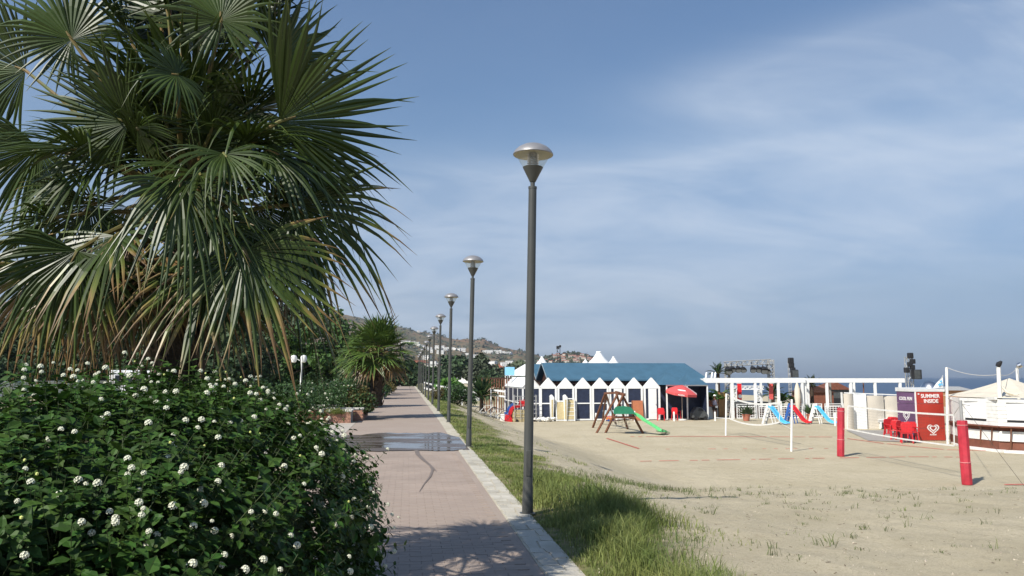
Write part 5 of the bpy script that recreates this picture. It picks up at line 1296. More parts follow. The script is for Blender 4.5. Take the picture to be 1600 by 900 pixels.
for k in range(NS):
    a0, a1 = k * 2 * math.pi / NS + .2, (k + 1) * 2 * math.pi / NS + .2; pn = MB()
    for j in range(4):
        u0, u1 = .01 + j * .2475, .01 + (j + 1) * .2475; pn.quad(*(tilt @ v for v in (rib(a0, u0), rib(a1, u0), rib(a1, u1), rib(a0, u1))))
    e0, e1 = rib(a0, 1), rib(a1, 1); pn.quad(*(tilt @ v for v in (e0, e1, e1 + Vector((0, 0, -.17)), e0 + Vector((0, 0, -.17)))))
    pn.build('panel', PARA if k not in (0, 7) else M('faded_white_red', (.72, .50, .48), .8, .2, 8), t)
rb_ = MB()
for k in range(NS): a0 = k * 2 * math.pi / NS + .2; rb_.tube([tilt @ (rib(a0, .05) - Vector((0, 0, .03))), tilt @ (rib(a0, .98) - Vector((0, 0, .03)))], .008, 5)
rb_.build('rib', GREY, t)
# printed white ovals / lettering on the two front panels
for k in (5,):
    am = (k + .5) * 2 * math.pi / NS + .2; c_ = rib(am, .70) * 1.0; o = Vector((math.cos(am), math.sin(am), 0)); sd = Vector((-o.y, o.x, 0)); sl_ = (rib(am, .9) - rib(am, .5)).normalized(); nn = sd.cross(sl_).normalized(); nn = nn if nn.z > 0 else -nn
    el = MB(); ring = [tilt @ (c_ * 1 + nn * -.0 + Vector((0, 0, .02)) + o * (-.09) + sd * (.30 * math.cos(j * math.pi / 12)) - sl_ * (.075 * math.sin(j * math.pi / 12))) for j in range(24)]
    el.add(ring, [tuple(range(24))]); el.build('printed_oval', WHITE, t)
    ev = rib(am, 1) * 1.0; e0, e1 = rib(am - .3927, 1), rib(am + .3927, 1); mid = (e0 + e1) / 2 - Vector((0, 0, .088)); dx = (e1 - e0).normalized()
    m4 = tilt @ Matrix.Translation(mid + o * .008) @ Matrix(((dx.x, 0, o.x, 0), (dx.y, 0, o.y, 0), (dx.z, 1, o.z, 0), (0, 0, 0, 1)))
    text('lettering', 'ALGIDA', .13, WHITE, t, m4)
# grey toy car
q = Q(1087, .25); t = thing('ride_on_car', 'dark grey ride on toy car parked in the shade of the pavilion', 'toy car', q, .15)
MB().prism([(-.62, .14), (-.60, .55), (-.25, .95), (.1, .92), (.38, .62), (.55, .42), (.58, .14)], -.32, .32).build('body', DGREY, t, bevel=.06)
MB().prism([(-.2, .66), (-.12, .86), (.08, .84), (.26, .64)], -.327, -.321).build('window', BLACK, t)
for sx in (-.38, .36):
    for sy in (-.31, .31): MB().tube([(sx, sy - .05, .14), (sx, sy + .05, .14)], .14, 14).build('wheel', BLACK, t, True)
for sy in (-.2, .2): MB().tube([(.55, sy, .34), (.60, sy, .33)], .06, 10).build('headlight', SILVER, t)
# the man
q = P(1117, 650.5, 60.0); q.z = H(q.x, 60.0)
man = thing('person', 'person in white cap and pale sleeveless shirt standing by the pergola with bent elbows', 'person', q, R_(20))
def skinned(name, mat, par, pts, edges, sub=2):
    me = bpy.data.meshes.new(name); me.from_pydata([p[0] for p in pts], edges, []); o = link(me, name, None, par); me.materials.append(mat)
    sk = o.modifiers.new('skin', 'SKIN'); sk.use_smooth_shade = True
    for i, p in enumerate(pts): me.skin_vertices[0].data[i].radius = p[1] if isinstance(p[1], tuple) else (p[1], p[1]); me.skin_vertices[0].data[i].use_root = (i == 0)
    sb_ = o.modifiers.new('subdivision', 'SUBSURF'); sb_.levels = sb_.render_levels = sub
    return o
pts = [((0, 0, .94), (.16, .11)), ((0, .01, 1.15), (.14, .10)), ((0, 0, 1.36), (.17, .11)), ((0, -.01, 1.47), .06), ((0, -.02, 1.54), .058),
       ((.09, 0, .88), .095), ((.11, -.03, .50), .062), ((.12, .02, .10), .042), ((.13, -.10, .045), .038), ((-.09, 0, .88), .095), ((-.13, -.05, .50), .062), ((-.13, .0, .10), .042), ((-.15, -.12, .045), .038),
       ((.20, 0, 1.38), .055), ((.28, .02, 1.12), .042), ((.20, -.17, .98), .034), ((.16, -.23, .96), (.036, .02)), ((-.20, 0, 1.38), .055), ((-.30, .03, 1.12), .042), ((-.20, -.14, .99), .034), ((-.16, -.20, .97), (.036, .02)),
       ((0, -.03, 1.62), (.075, .088)), ((0, -.03, 1.71), (.068, .080)),
       ((.145, -.27, .945), .010), ((.13, -.29, .955), .010), ((.16, -.27, .93), .010), ((.17, -.26, .92), .009), ((.13, -.24, .985), .010), ((-.145, -.24, .955), .010), ((-.13, -.26, .965), .010), ((-.16, -.24, .94), .010), ((-.17, -.23, .93), .009), ((-.13, -.21, .995), .010)]
edges = [(0,1),(1,2),(2,3),(3,4),(0,5),(5,6),(6,7),(7,8),(0,9),(9,10),(10,11),(11,12),(2,13),(13,14),(14,15),(15,16),(2,17),(17,18),(18,19),(19,20),(4,21),(21,22),(16,23),(16,24),(16,25),(16,26),(16,27),(20,28),(20,29),(20,30),(20,31),(20,32)]
skinned('body', SKIN, man, pts, edges)
MB().lathe([(.0, 1.80), (.06, 1.79), (.092, 1.75), (.098, 1.695)], 18, (0, -.03, 0)).build('cap', WHITE, man, True)
MB().prism([(-.07, 1.695), (.07, 1.695), (.06, 1.705), (-.06, 1.705)], -.20, -.10).build('cap_brim', WHITE, man)
skinned('shirt', SHIRT, man, [((0, 0, .95), (.185, .135)), ((0, .01, 1.15), (.17, .125)), ((0, 0, 1.34), (.195, .13)), ((0, -.005, 1.44), (.10, .08))], [(0,1),(1,2),(2,3)])
skinned('shorts', SHORTS, man, [((0, 0, .93), (.17, .125)), ((.10, -.005, .78), .115), ((.115, -.02, .60), .10), ((-.10, -.01, .78), .115), ((-.125, -.03, .60), .10)], [(0,1),(1,2),(0,3),(3,4)])
MB().prism([(-.09, .82), (.09, .80), (.10, .96), (-.08, .97)], -.235, -.20).build('white_bag', WHITE, man, bevel=.01)
for sx in (-.03, .03): MB().lathe([(0, -.008), (.009, 0), (0, .008)], 8, (sx, -.112, 1.665)).build('eye', BLACK, man)
MB().prism([(-.012, 1.615), (.012, 1.615), (0, 1.665)], -.135, -.105).build('nose', SKIN, man)

# ------------------------------------------------------------------ pergola and stage
pg0 = P(1104, 590, 60.0); pgo = Vector((pg0.x, 60, HG - .05))
def on_line(o, px): k = (px - 800) / F; return (k * o.y - o.x) / (ux.x - k * ux.y)
def Zs(py, d): return EYE - (py - 590) / F * d
pgl = thing('pergola', 'white pergola with posts and long beams in front of the sea and stage', 'pergola', pgo, RZ)
zt = 1.60 - pgo.z
wl_ = on_line(pgo, 1255); wr_ = on_line(pgo, 1411)
MB().span((-.25, -.06, zt - .34), (wl_, .08, zt + .02)).build('beam', WHITE, pgl); MB().span((wl_ + .02, .10, zt - .33), (wr_, .24, zt - .0)).build('beam', WHITE, pgl)
MB().span((-.25, 3.4, zt - .34), (wr_, 3.54, zt - .02)).build('beam', WHITE, pgl)
for k in range(9): xk = .1 + k * (wl_ - .2) / 8; MB().span((xk - .05, .085, zt - .16), (xk + .05, 3.39, zt - .03)).build('cross_beam', WHITE, pgl)
for k in range(9): xk = wl_ + .3 + k * (wr_ - wl_ - .4) / 8; MB().span((xk - .05, .245, zt - .16), (xk + .05, 3.39, zt - .03)).build('cross_beam', WHITE, pgl)
for i, px in enumerate((1141, 1177, 1213, 1250, 1256, 1290, 1327, 1365, 1404)):
    xx = on_line(pgo, px); wp = .09 if px != 1141 else .12; y_ = -.05 if px < 1252 else .11
    MB().span((xx - wp, y_, 0), (xx + wp, y_ + .14, zt - .345)).build('post', WHITE, pgl)
for px in (1141, 1213, 1290, 1365): xx = on_line(pgo, px) + .2; MB().span((xx - .08, 3.41, 0), (xx + .08, 3.53, zt - .345)).build('post', WHITE, pgl)
MB().span((-.2, -.5, -.25), (wr_ + .5, 9, -.02)).build('deck', M('grey_deck', (.30, .28, .25), .8, .1, 2), pgl)
for k, (px_, py_) in enumerate(((1105, 584), (1114, 581), (1119, 583))): a = on_line(pgo, px_); MB().bar((a, .6, zt - .1), (a + .22, .9, zt + .42), .10).build('strut', WHITE, pgl)
t = thing('lattice_shade_backing', 'long dark backing added behind the white lattice for the shade on the terrace', 'bench', pgo + ux * 2.2 + uy * 1.1, RZ)  # bench-shaped dark slabs, added so the lattice gaps look shaded
MB().span((0, 0, .02), (8.4, .08, .80)).build('backrest', DARKWOOD, t); MB().span((0, .085, .38), (8.4, .5, .44)).build('seat', DARKWOOD, t)
for k in range(6): MB().span((.1 + k * 1.6, .09, 0), (.2 + k * 1.6, .48, .375)).build('leg', DARKWOOD, t)
# lattice panels
for i, (pa, pb, lab) in enumerate([(1146, 1175, 'leftmost white lattice panel behind the terracotta pot'), (1180, 1211, 'white lattice panel just left of the first blue slide'), (1215, 1248, 'white lattice panel behind the red slide'), (1259, 1278, 'white lattice panel behind the right hand flower pot'), (1282, 1312, 'rightmost white lattice panel behind the second blue slide')]):
    xa, xb = on_line(pgo, pa), on_line(pgo, pb); t = thing('lattice_panel', lab, 'lattice', pgo + ux * xa - uy * .14, RZ, 'white lattice panels along the pergola'); w_ = xb - xa; h_ = .85; b0_ = .08
    for z in (b0_, b0_ + h_): MB().span((0, -.02, z - .04), (w_, .02, z + .04)).build('rail', WHITE, t)
    for x_ in (.035, w_ - .035): MB().span((x_ - .035, -.02, b0_ + .041), (x_ + .035, .02, b0_ + h_ - .041)).build('stile', WHITE, t)
    nx = max(3, int(w_ / .2)); 
    for k in range(1, nx): MB().span((w_ * k / nx - .017, -.012, b0_ + .042), (w_ * k / nx + .017, -.001, b0_ + h_ - .042)).build('lath', WHITE, t)
    for k in range(1, 5): MB().span((.072, .001, b0_ + h_ * k / 5 - .017), (w_ - .072, .012, b0_ + h_ * k / 5 + .017)).build('lath', WHITE, t)
    MB().span((-.0, -.02, b0_ + h_ + .14), (w_, .02, b0_ + h_ + .19)).build('handrail', WHITE, t)
    for x_ in (.03, w_ - .03): MB().span((x_ - .025, -.018, b0_ + h_ + .041), (x_ + .025, .018, b0_ + h_ + .139)).build('stub_post', WHITE, t)
# lighting truss
def truss_bar(mb, a, b_, w, n_):
    a = Vector(a); b_ = Vector(b_); dr_ = (b_ - a).normalized(); up = Vector((0, 0, 1)) if abs(dr_.z) < .9 else Vector((1, 0, 0)); sd = dr_.cross(up).normalized(); up = sd.cross(dr_)
    cs = [sd * i * w + up * j * w for i in (-.5, .5) for j in (-.5, .5)]
    for c_ in cs: mb.tube([a + c_, b_ + c_], .042, 5)
    for k in range(n_):
        u0, u1 = k / n_, (k + 1) / n_; p0, p1 = a.lerp(b_, u0), a.lerp(b_, u1); sg = k % 2
        for (c0, c1) in ((0, 1), (2, 3), (0, 2), (1, 3)):
            c0, c1 = (c0, c1) if sg else (c1, c0); mb.tube([p0 + cs[c0], p1 + cs[c1]], .026, 4)
TD = 68; zg = HG; t = thing('lighting_truss', 'grey stage truss gantry hung with black spotlights above the pergola', 'stage truss', (0, 0, 0))
mb = MB(); truss_bar(mb, P(1132, 569, TD), P(1204, 565, TD), .38, 14); mb.build('truss_beam', GREY, t)
mb = MB(); q = P(1204, 564, TD); truss_bar(mb, (q.x, TD, zg), q + Vector((0, 0, .1)), .42, 16); mb.build('truss_tower', GREY, t)
mb = MB(); q = P(1136, 568, TD); truss_bar(mb, (q.x, TD + .0, zg), q, .34, 16); mb.build('truss_tower', GREY, t)
for px, py, sz in ((1137, 578, .56), (1144, 576, .44), (1153, 576, .44), (1161, 576.5, .42), (1176, 576, .46), (1185, 576, .44), (1193, 577, .52), (1199, 579, .4)):
    q = P(px, py, TD - .4); a = MB().tube([q + Vector((0, -sz * .55, -sz * .35)), q + Vector((0, -sz * .2, -.02)), q + Vector((0, sz * .4, sz * .25))], [sz * .62, sz * .55, sz * .3], 12).build('spotlight', BLACK, t, True)
    MB().tube([q + Vector((0, -sz * .57, -sz * .36)), q + Vector((0, -sz * .59, -sz * .372))], sz * .5, 12).build('lens', GREY, a); MB().bar(q, q + Vector((0, .35, .55)), .05).build('yoke', BLACK, a)
# white truss frame of the stage seen through the pergola
t = thing('stage_truss', 'white truss frame of the stage seen through the pergola, against the sea', 'stage truss', (0, 0, 0)); mb = MB()
truss_bar(mb, P(1143, 606, 72), P(1193, 606, 72), .3, 14); mb.build('truss_beam', WHITE, t)
for px in (1147, 1184): mb = MB(); q = P(px, 608, 72); truss_bar(mb, (q.x, 72, HG), q, .3, 12); mb.build('truss_tower', WHITE, t)
MB().span((P(1144, 640, 71.6).x, 71, HG), (P(1202, 640, 71).x, 75, HG + .9)).build('platform', DGREY, t)
mast('speaker tower of dark moving lamps and a black speaker, right of the stage truss', 1234, 563, 70, 3.5, GREY, [(.05, -.02, .45, BLACK), (.1, -.45, .42, BLACK), (.2, -.85, .42, BLACK), (.45, -1.0, .35, BLACK)], 'speaker_mast')
q = P(1241.5, 584, 69.5); t = thing('stage_speaker', 'black box loudspeaker hung beside the speaker tower right of the truss', 'loudspeaker', q); MB().box((0, 0, 0), (.56, .45, .62)).build('cabinet', BLACK, t, bevel=.03); MB().box((0, -.232, 0), (.5, .01, .56)).build('grille', DGREY, t)
mast('tall grey truss tower with black lamps standing behind the kiosk', 1421, 557, 56, 8, GREY, [(-.02, .05, .36, BLACK), (-.08, -.55, .30, BLACK), (.1, -.75, .30, BLACK), (-.32, -.95, .34, BLACK), (.15, -.35, .3, BLACK)], 'speaker_mast')
q = P(1432, 585, 55.4); t = thing('stage_speaker', 'black box loudspeaker hung on the truss tower behind the kiosk', 'loudspeaker', q); MB().box((0, 0, 0), (.54, .42, .66), .2).build('cabinet', BLACK, t, bevel=.03); MB().box((-.04, -.218, 0), (.46, .01, .58), .2).build('grille', DGREY, t)
# banners
for px, pyt, pyb, w_, lab in ((1155, 599, 625, .34, 'left hanging red banner with a round white badge under the pergola'), (1204.5, 599, 624, .32, 'right hanging red banner under the pergola')):
    a, b_ = P(px, pyt, 61.2), P(px, pyb, 61.2); t = thing('hanging_banner', lab, 'banner', (a.x, a.y, b_.z), RZ); h_ = a.z - b_.z
    mb = MB()
    for k in range(6): mb.quad((-w_ / 2, .03 * math.sin(k), h_ * k / 6), (w_ / 2, .03 * math.sin(k + .6), h_ * k / 6), (w_ / 2, .03 * math.sin(k + 1.6), h_ * (k + 1) / 6), (-w_ / 2, .03 * math.sin(k + 1), h_ * (k + 1) / 6))
    o = mb.build('cloth', BANNER if px < 1200 else M('faded_red_cloth', (.60, .10, .09), .8, .08, 3), t); so_ = o.modifiers.new('thick', 'SOLIDIFY'); so_.thickness = .01
    MB().tube([(-w_ / 2 - .05, 0, h_), (w_ / 2 + .05, 0, h_)], .02, 6).build('rod', WHITE, t)
    if px < 1200: MB().add([(.01 + .15 * math.cos(a_ * .5236), -.05, .28 + .15 * math.sin(a_ * .5236)) for a_ in range(12)], [tuple(range(12))]).build('badge', WHITE, t)
# plants of the terrace
def leafy(label, px, d, h, n, L, w, mat, name='banana_plant', seed=1, zb=HG):
    rng.seed(seed); q = P(px, 600, d); t = thing(name, label, 'plant', (q.x, d, zb)); MB().tube([(0, 0, 0), (.05, 0, h * .6)], [.09, .05], 8).build('stem', STEM, t, True)
    for k in range(n):
        az = k * 2.4; v = Vector((math.cos(az) * .45, math.sin(az) * .45, 1)).normalized(); p = Vector((0, 0, h * rng.uniform(.35, .6))); mb = MB(); prev = None; NS_ = 8
        for j in range(NS_ + 1):
            u = j / NS_; wd_ = w * math.sin(math.pi * min(1, .08 + .9 * u)) ** .7; sd = v.cross(Vector((0, 0, 1))).normalized(); c_ = (p - sd * wd_ / 2 + Vector((0, 0, .05)), p.copy(), p + sd * wd_ / 2 + Vector((0, 0, .05)))
            if prev: mb.quad(prev[0], prev[1], c_[1], c_[0]); mb.quad(prev[1], prev[2], c_[2], c_[1])
            prev = c_; p = p + v * (L / NS_); v = (v + Vector((math.cos(az) * .16, math.sin(az) * .16, -.14))).normalized()
        mb.build('leaf', mat, t)
    return t
leafy('tall banana plant beside the pavilion behind the standing person', 1112, 61.5, 2.3, 9, 1.5, .38, BANANA, seed=1)
leafy('second banana plant with upright leaves left of the pergola post', 1125, 62.5, 2.5, 8, 1.5, .36, BANANA, seed=2)
leafy('dark leafy plant behind the pergola, right of the second red banner', 1222, 63, 2.2, 12, 1.3, .30, HEDGE, seed=3)
leafy('broad leafed plant in the middle of the pergola bay', 1236, 64, 1.9, 10, 1.2, .30, HEDGE, seed=4)
q = P(1122, 590, 66); date_palm('palm top poking above the left end of the pergola', q.x, 66, HG, 3.35, 1.1, 14, HEDGE, seed=5)
q = P(1268, 600, 66); date_palm('dark palm behind the pergola between two posts', q.x, 66, HG, 2.4, 1.0, 16, TREELEAF, seed=6)
q = P(1210, 600, 64); date_palm('pale palm right of the faded red banner', q.x, 64.5, HG, 1.6, 1.2, 14, HEDGE, seed=7)
for i, (px, d, lab, sd) in enumerate([(1166, 57.2, 'terracotta pot with a scruffy plant before the leftmost lattice', 8), (1266, 57.8, 'terracotta pot with a plant before the right hand lattice', 9), (1109, 60.6, 'brown pot on a white plinth beside the pavilion', 10)]):
    q = P(px, 650, d); zz = H(q.x, d) if i < 2 else HG + .85; t = thing('flower_pot', lab, 'flower pot', (q.x, d, zz))
    MB().lathe([(0, 0), (.20, 0), (.28, .40), (.31, .40), (.31, .46), (.26, .46), (.25, .40), (0, .38)], 20).build('pot', TERRA, t, True)
    rng.seed(sd); p_, a_, n_, z_ = [], [], [], []
    for k in range(60): dd = Vector((rng.gauss(0, 1), rng.gauss(0, 1), abs(rng.gauss(1, .7)))).normalized(); p_.append(dd * .12 + Vector((0, 0, .4))); a_.append(dd); n_.append((-dd.x, -dd.y, 1)); z_.append(rng.uniform(.4, .85))
    V, Fc = leaves_np(p_, a_, n_, z_, .13, 'kite'); mesh_np('foliage', V, Fc, HEDGE, t)
q = P(1110, 655, 60.6); t = thing('white_plinth', 'white plinth under the brown pot beside the pavilion', 'plinth', (q.x, 60.6, HG)); MB().span((-.35, -.3, -.2), (.35, .3, .85)).build('block', WHITE, t, bevel=.02)
# brown carved door panels behind the man
q = P(1130, 640, 62); t = thing('wooden_screen', 'ochre wooden screen behind the standing person', 'screen', (q.x, 62.2, HG), RZ); MB().span((-.28, 0, 0), (.3, .06, 1.9)).build('panel', M('ochre_wood', (.42, .24, .10), .7, .15, 4), t); MB().span((-.32, -.02, 0), (-.285, .08, 2.0)).build('frame', BROWNWOOD, t)
# cream sail by the post, dark hut and box under the pergola
q = P(1249, 620, 60.6); t = thing('furled_sail', 'furled cream awning hanging at the double pergola post', 'awning', (q.x - .1, 60.7, HG)); MB().lathe([(.05, .45), (.16, .9), (.24, 1.6), (.20, 2.2), (.06, 2.65)], 12).build('cloth', CANVAS, t, True); MB().tube([(0, 0, .0), (0, 0, 2.7)], .03, 8).build('pole', WHITE, t)
d = 72; q = P(1265, 640, d); t = thing('wooden_hut', 'brown wooden hut with pitched roof beyond the pergola', 'hut', (q.x, d, HG)); MB().span((-.9, 0, 0), (2.2, 2, 1.7)).build('wall', BARBASE, t); MB().prism([(-1.1, 1.7), (2.4, 1.7), (.6, 2.3)], -.2, 2.2).build('roof', DARKWOOD, t)
d = 76; q = P(1305, 640, d); t = thing('wooden_hut', 'dark hut with a sloping brown roof seen right of the middle post', 'hut', (q.x, d, HG)); MB().span((-1.3, 0, 0), (1.4, 2, 1.9)).build('wall', DGREY, t); MB().prism([(-1.5, 1.9), (1.6, 1.9), (.2, 2.6)], -.2, 2.2).build('roof', BARBASE, t); MB().span((-.9, -.03, .0), (.9, -.003, 1.1)).build('opening', BLACK, t)
for px, d, lab in ((1297, 64.8, 'grey post standing inside the pergola left of the dark hut'), (1321, 63.2, 'short grey post right of the dark hut'), (1349, 65, 'thin brown post against the sea right of the cream wall')):
    q = P(px, 600, d); o = tag(MB().tube([(0, 0, 0), (0, 0, 2.6 if px != 1321 else 1.7)], .09 if px < 1340 else .05, 10).build('timber_post', M('grey_timber', (.22, .21, .19), .8, .2, 5) if px < 1340 else BROWNWOOD), lab, 'post'); o.location = (q.x, d, HG)

# ------------------------------------------------------------------ small slides
def toy_slide(label, px, py, mat, lad, rz):
    q = G(px, py); t = thing('toy_slide', label, 'slide', q, rz, 'small plastic slides on the sand'); hh = 1.12
    pts = [(-.55, hh), (-.4, hh - .05), (-.1, .68), (.25, .22), (.5, .09), (.7, .08)]; mb = MB(); e1 = MB(); e2_ = MB()
    for a, b_ in zip(pts, pts[1:]): mb.bar((a[0], 0, a[1]), (b_[0], 0, b_[1]), .46, .035); e1.bar((a[0], -.24, a[1] + .04), (b_[0], -.24, b_[1] + .04), .035, .11); e2_.bar((a[0], .24, a[1] + .04), (b_[0], .24, b_[1] + .04), .035, .11)
    s_ = mb.build('bed', mat, t); e1.build('edge', mat, s_); e2_.build('edge', mat, s_)
    for sy in (-.23, .23):
        MB().prism([(-1.05, 0), (-.90, 0), (-.56, hh - .06), (-.50, hh + .22), (-.66, hh + .22), (-.72, hh)], sy - .025, sy + .025).build('ladder_side', lad, t); MB().bar((-.45, sy, hh - .1), (-.25, sy, 0), .05).build('brace', lad, t)
    for k in range(4): MB().box((-.93 + k * .10, 0, .18 + k * .25), (.12, .42, .045)).build('step', WHITE if lad is not WHITEW else lad, t)
    return t
toy_slide('left blue toy slide with a white ladder, behind the small net', 1216, 663, SKYBLUE, WHITEW, -.75)
toy_slide('red toy slide with a dark blue ladder', 1250, 662, RED, DBLUE, -.75)
toy_slide('right blue toy slide with a white ladder, near the red padded post', 1289, 662.5, SKYBLUE, WHITEW, -.65)

# ------------------------------------------------------------------ volleyball nets, court lines
def net(t, a0, a1, b0, b1, tape_t, tape_b, sag=.0, n_=24, side=True):
    """a0,a1: top ends; b0,b1: bottom ends"""
    def cv(p, q, u): v = p.lerp(q, u); v.z -= sag * 4 * u * (1 - u); return v
    for (p, q, w_, nm) in ((a0, a1, tape_t, 'top_tape'), (b0, b1, tape_b, 'bottom_tape')):
        mb = MB()
        for k in range(n_):
            u0, u1 = k / n_, (k + 1) / n_; mb.bar(cv(p, q, u0), cv(p, q, u1), .012, w_)
        mb.build(nm, WHITEW, t)
        mk = MB()
        for k in (1, 3, 5, 7, 9, 12, 14, 16, 18):
            u0, u1 = k / n_, (k + rng.uniform(.4, 1.4)) / n_; mk.bar(cv(p, q, u0) + Vector((0, -.009, 0)), cv(p, q, u1) + Vector((0, -.009, 0)), .003, w_ * .45)
        mk.build('tape_print', DGREY, t)
    if side:
        for p, q in ((a0, b0), (a1, b1)): MB().bar(p, q, .012, .035, (1, 0, 0)).build('side_tape', WHITEW, t)
    st_ = MB(); nv = int((a1 - a0).length / .1)
    for k in range(1, nv): st_.tube([cv(a0, a1, k / nv), cv(b0, b1, k / nv)], .0018, 3, False)
    for k in range(1, 9):
        p, q = a0.lerp(b0, k / 9), a1.lerp(b1, k / 9)
        for j in range(8): st_.tube([cv(p, q, j / 8), cv(p, q, (j + 1) / 8)], .0018, 3, False)
    kind(st_.build('netting', CABLE, t), 'stuff')
rng.seed(91)
def padded(label, base, top, r, steel):
    t = thing('net_post', label, 'net post', base, 0, 'red padded posts of the front volleyball net'); v = top - base
    MB().tube([v * u for u in (0, .02, .33, .34, .66, .98, 1)], [r * .97, r, r * 1.02, r * .97, r * 1.02, r, r * .95], 8).build('pad', REDPAD, t, True)
    for u in (.345, .93): MB().tube([v * (u - .006), v * (u + .006)], r * 1.05, 16).build('strap', M('dull_red_strap', (.60, .22, .22), .6, .1, 8), t)
    MB().tube([v * .96, v * 1.0 + v.normalized() * steel], .045, 10).build('steel_post', GREY, t, True)
    return t
pL = G(1313.5, 713); pR = G(1511, 757)
tL = P(1314, 637, pL.y); tR = P(1503, 657, pR.y); padded('left red padded net post, upright', pL, tL, .155, .10); padded('right red padded net post, leaning left', pR, tR, .155, .62)
nt = thing('volleyball_net', 'front volleyball net with white tapes between the red padded posts', 'net', (0, 0, 0))
a0, a1, b0, b1 = P(1325, 634, pL.y - .3), P(1490, 648.5, pR.y + 1), P(1324, 670, pL.y - .3), P(1491, 696.5, pR.y + 1)
net(nt, a0, a1, b0, b1, .06, .05, .05)
for a, b_ in ((a0, tL), (b0, pL.lerp(tL, .55)), (a1, tR + Vector((0, 0, .5))), (b1, pR.lerp(tR, .6))): MB().tube([a, b_], .008, 5).build('tie_rope', ROPE, nt)
qg = G(1590, 742); MB().tube([tR + Vector((0, 0, .55)), G(1602, 762)], .006, 5).build('guy_rope', CABLE, nt)
# small net
wp = []
for px, pyb, pyt, lab in ((1134, 680, 615, 'left white pole of the small net, near the pergola'), (1236.5, 705, 624, 'right white pole of the small net, nearer the camera')):
    q = G(px, pyb); tp = P(px + .8, pyt, q.y); o = tag(MB().tube([(0, 0, -.05), tp - q], .045, 10).build('net_pole', WHITE), lab, 'net post', 'white poles of the small net'); o.location = q; wp.append((q, tp))
t = thing('volleyball_net', 'small sagging net hung between two thin white poles', 'net', (0, 0, 0)); (q0, t0_), (q1, t1_) = wp
mid = .78; a0 = P(1143, 621, q0.y - .3); b0 = P(1140, 654, q0.y - .3); a1 = P(1221, 628, q1.y + 2.2); b1 = P(1217, 660, q1.y + 2.2)
net(t, a0, a1, b0, b1, .085, .07, .22, 20); MB().tube([a1, t1_], .008, 4).build('tie_rope', ROPE, t); MB().tube([b1, q1.lerp(t1_, .42)], .012, 4).build('tie_rope', ROPE, t); MB().tube([a0, t0_], .008, 4).build('tie_rope', ROPE, t); MB().tube([b0, P(1118, 653, q0.y + 1)], .02, 4).build('tie_rope', WHITE, t)
# red tapes laid on the sand
tp = thing('court_tape', 'worn red tapes marking the court lines on the sand', 'court lines', (0, 0, 0))
for nm, pts, w_, gaps in [('far', [(985, 682.5), (1095, 682), (1300, 683)], .10, .15), ('left', [(948, 685), (998, 701)], .07, 0), ('mid', [(1000, 721), (1120, 719), (1300, 716), (1420, 714), (1500, 714.5)], .06, .35), ('right', [(1318, 684.5), (1380, 693), (1480, 703), (1600, 706)], .08, .1), ('near', [(1570, 757.5), (1640, 757)], .10, 0), ('inner', [(1040, 702), (1300, 701)], .04, .7)]:
    mb = MB(); pg = []
    for (x0, y0), (x1, y1) in zip(pts, pts[1:]):
        m_ = max(4, int(abs(x1 - x0) / 6))
        for k in range(m_):
            if rng.random() < gaps: continue
            a = G(x0 + (x1 - x0) * k / m_, y0 + (y1 - y0) * k / m_); b_ = G(x0 + (x1 - x0) * (k + 1.02) / m_, y0 + (y1 - y0) * (k + 1.02) / m_); mb.bar(a + Vector((0, 0, .012)), b_ + Vector((0, 0, .012)), w_, .008)
    if mb.v: mb.build('tape', REDTAPE, tp)

# ------------------------------------------------------------------ cream enclosure, kiosk, bar
ce = G(1322, 668); t = thing('cream_enclosure', 'cream fabric walled enclosure with a white door left of the kiosk', 'enclosure', (0, 0, 0)); d = 49
for pa, pb, mat, nm, ytop, ybot, dd in ((1318, 1332, CREAM, 'panel', 615, 664, 49), (1333, 1353, WHITE, 'door', 616, 663, 49.05), (1354, 1380, CREAM, 'panel', 618, 668, 49.2), (1381, 1408, CREAM, 'panel', 618.5, 668, 49.4)):
    a, b_ = P(pa, ytop, dd), P(pb, ytop, dd); zb = H(a.x, dd) - .05; n_ = 10; mb = MB()
    for k in range(n_):
        x0, x1 = a.x + (b_.x - a.x) * k / n_, a.x + (b_.x - a.x) * (k + 1) / n_; f_ = (lambda u: dd - .10 * math.sin(math.pi * u)) if nm == 'panel' else (lambda u: dd)
        y0, y1 = f_(k / n_), f_((k + 1) / n_); mb.add([(x0, y0, zb), (x1, y1, zb), (x1, y1, a.z), (x0, y0, a.z), (x0, y0 + .06, zb), (x1, y1 + .06, zb), (x1, y1 + .06, a.z), (x0, y0 + .06, a.z)], [(0,1,2,3),(7,6,5,4),(3,2,6,7)])
    mb.build(nm, mat, t, True)
a, b_ = P(1318, 614.5, 49.1), P(1409, 618, 49.6); MB().bar(a + Vector((0, -.12, .03)), b_ + Vector((0, -.12, .03)), .08, .06).build('top_rail', WHITE, t)
MB().span((P(1317, 640, 49).x - .06, 48.95, H(13, 49)), (P(1317, 640, 49).x, 49.1, P(1317, 613, 49).z)).build('post', WHITEW, t); MB().span((P(1334, 640, 48.9).x, 48.93, H(13, 49)), (P(1337, 640, 48.9).x, 48.99, P(1337, 641, 49).z)).build('jamb', GREY, t)
